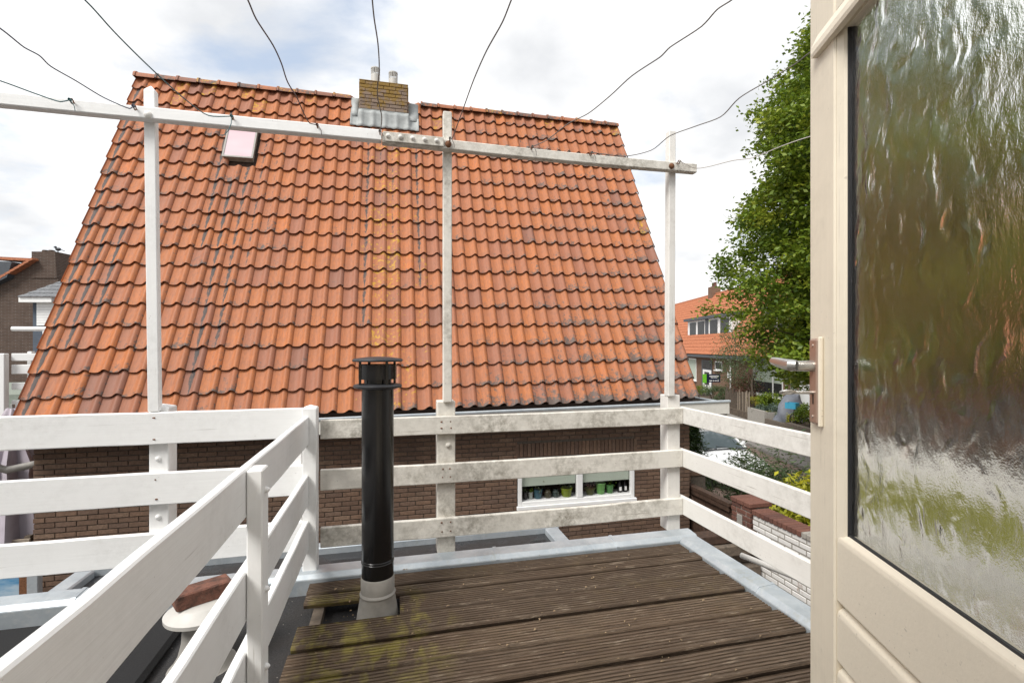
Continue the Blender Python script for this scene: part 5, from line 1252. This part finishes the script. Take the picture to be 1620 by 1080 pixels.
def grey_house():
    D = 17.0; k = D/F_PX; cr_ = Vector((cY, -sY, 0)); fw = Vector((sY, cY, 0)); A = at_d(50, 548, D); Z = lambda py: EYE - (py-HY)*k
    def G(a, b, z): return A + cr_*a*k + fw*b + Vector((0, 0, z - A.z))
    t = thing('grey_house', 'grey painted house with glazed grey roof tiles and white boarding', 'house', (A.x, A.y, GZ))
    def gb_(a0, a1, b0, b1, z0, z1):
        q = [G(a0,b0,z0),G(a1,b0,z0),G(a1,b1,z0),G(a0,b1,z0),G(a0,b0,z1),G(a1,b0,z1),G(a1,b1,z1),G(a0,b1,z1)]
        return MB().add(q, [(3,2,1,0),(4,5,6,7),(0,1,5,4),(1,2,6,5),(2,3,7,6),(3,0,4,7)])
    child(gb_(2, 190, 0, 6, GZ, Z(478)), 'wall', M['grey_brick'], t)
    for i in range(9): child(gb_(10, 44, -.05, -.002, Z(515 - i*4.2), Z(515 - i*4.2 - 3.9)), 'cladding_board', M['upvc'], t)
    child(gb_(-7, 44, -.3, .5, Z(479), Z(472)), 'fascia', M['upvc'], t)
    rows = 9
    for j in range(rows):
        for i in range(18):
            s0, s1 = j/rows, (j+1.15)/rows
            def Rf(u, s_, l): return G(-6 + u, -.35 + s_*2.6 , Z(472) + s_*1.35 + l)
            u0_ = i*10 + s0*18; q = [Rf(u0_, s0, .05), Rf(u0_+9.2, s0, .05), Rf(u0_+9.2+2, s1, .015), Rf(u0_+2, s1, .015)]; q2 = [p - Vector((0, 0, .035)) for p in q]
            child(MB().add(q + q2, [(0,1,2,3),(7,6,5,4),(0,4,5,1),(1,5,6,2),(2,6,7,3),(3,7,4,0)]), 'roof_tile', M['grey_tile'], t)
grey_house()
# neighbour's white balcony railing left of the tiled roof
bY = 8.2
nb = thing('balcony_railing', 'white balcony railing of another house, left of the orange roof verge', 'railing', (-5.3, bY, .0))
Zb = lambda py, px=25: at_y(px, py, bY).z
Xb = lambda px: at_y(px, 600, bY).x
child(MB().box(Xb(-60), Xb(10)-.02, bY, bY+.09, Zb(665), Zb(559)), 'post', M['white_z'], nb, bevel=.01)
child(MB().box(Xb(26), Xb(34), bY+.2, bY+.28, Zb(665), Zb(556)), 'post', M['white_z'], nb, bevel=.008)
for a, b in ((571, 559), (592, 577), (617, 606), (664, 634)): child(MB().box(Xb(9), Xb(66), bY+.10, bY+.13, Zb(a), Zb(b)), 'rail', M['white_x'], nb, bevel=.005)
child(MB().tube([(Xb(-60), bY+.9, Zb(517)), (Xb(70), bY+.9, Zb(517))], .035, 10), 'handrail', M['white_x'], nb, smooth=True)
child(MB().tube([(Xb(0), bY+.9, Zb(517)), (Xb(0), bY+.9, Zb(665))], .03, 10), 'post', M['white_z'], nb, smooth=True)
bb = thing('flat_roofed_annex', 'low annex with a mossy roof edge behind the other balcony railing', 'building', (-8, 11.5, GZ))
child(MB().box(-16, -5.4, 10.6, 14, GZ, .02), 'wall', M['row_brick'], bb); child(MB().box(-16.1, -5.3, 10.5, 14.1, .021, .30), 'roof_edge', plain('mossy grey roof edge', (.20, .225, .185), .8), bb)
child(MB().box(-16, -5.35, 9.3, 10.49, -.30, -.14), 'lead_roof', M['zinc'], bb); child(MB().box(-15.9, -5.4, 9.4, 10.4, GZ, -.301), 'lower_wall', M['row_brick'], bb)
# parasol, plank and blue panel seen between the boards of the left railing
pX, pY = at_y(20, 780, 7.25).x, 7.25
ps = thing('parasol', 'folded lilac grey parasol hanging in soft pleats beside the brick house', 'parasol', (pX, pY, GZ))
vs = []; nu, nv = 48, 12
for b in range(nv):
    s_ = b/(nv-1)
    for a in range(nu):
        an = 2*math.pi*a/nu; fold = .5 + .5*math.sin(an*9 + .6*math.sin(an*2)); R_ = (.06 + .40*(1-s_)**.7) * (.62 + .38*fold); 
        if .55 < s_ < .70: R_ *= 1.15 + .1*fold
        vs.append((R_*math.cos(an), R_*math.sin(an), 1.55 + 1.75*s_))
fs = [(b*nu+a, b*nu+(a+1) % nu, (b+1)*nu+(a+1) % nu, (b+1)*nu+a) for b in range(nv-1) for a in range(nu)]
cn = MB().add(vs, fs).build('canopy', M['fabric'], ps, smooth=True, sharp=70); sm = cn.modifiers.new('thickness', 'SOLIDIFY'); sm.thickness = .006
MB().tube([(0, 0, 0), (0, 0, 3.35)], .022, 10).build('pole', M['steel'], ps)
MB().lathe([(.26, 0), (.26, .06), (.05, .1), (.04, .3)], 20).build('base', M['pale_mortar'], ps)
pb = thing('timber_screen', 'low bare timber screen in front of the folded parasol', 'screen', (-4.9, 6.95, GZ))
for i in range(11): child(MB().box(-6.2, -4.13, 6.93, 6.955, GZ+.02+i*.162, GZ+.02+i*.162+.156), 'board', M['pale_wood'], pb, bevel=.004)
for x in (-6.1, -5.1, -4.2): child(MB().box(x, x+.06, 6.957, 7.02, GZ, -1.08), 'post', M['grey_wood'], pb)
bp_ = thing('roof_hatch', 'sky blue glazed hatch in a grey zinc frame beside the house wall', 'hatch', (-4.9, 6.0, GZ))
x1_ = at_y(33, 925, 6.2).x; zt1, zb1 = at_y(20, 905, 6.2).z, at_y(20, 975, 6.2).z
def m_bluepane():
    g = NG('blue glazing'); n = g.noise(g.pos((2, 1, 6)), 1.4, 4, .55); c = g.mix(g.ramp(n, [(.4, 0.0), (.62, 1.0)]), (.10, .27, .46), (.38, .50, .60)); return g.done(c, .15)
child(MB().box(-6, x1_, 6.2, 6.23, zb1, zt1), 'glazing', m_bluepane(), bp_)
child(MB().box(x1_+.002, x1_+.07, 6.17, 6.24, GZ, zt1+.06), 'jamb', M['rust'], bp_); child(MB().box(x1_+.072, x1_+.17, 6.16, 6.24, GZ, zt1+.06), 'frame', M['zinc'], bp_, bevel=.006)
child(MB().box(-6, x1_-.001, 6.17, 6.24, GZ, zb1-.001), 'base', M['wall_brick'], bp_)
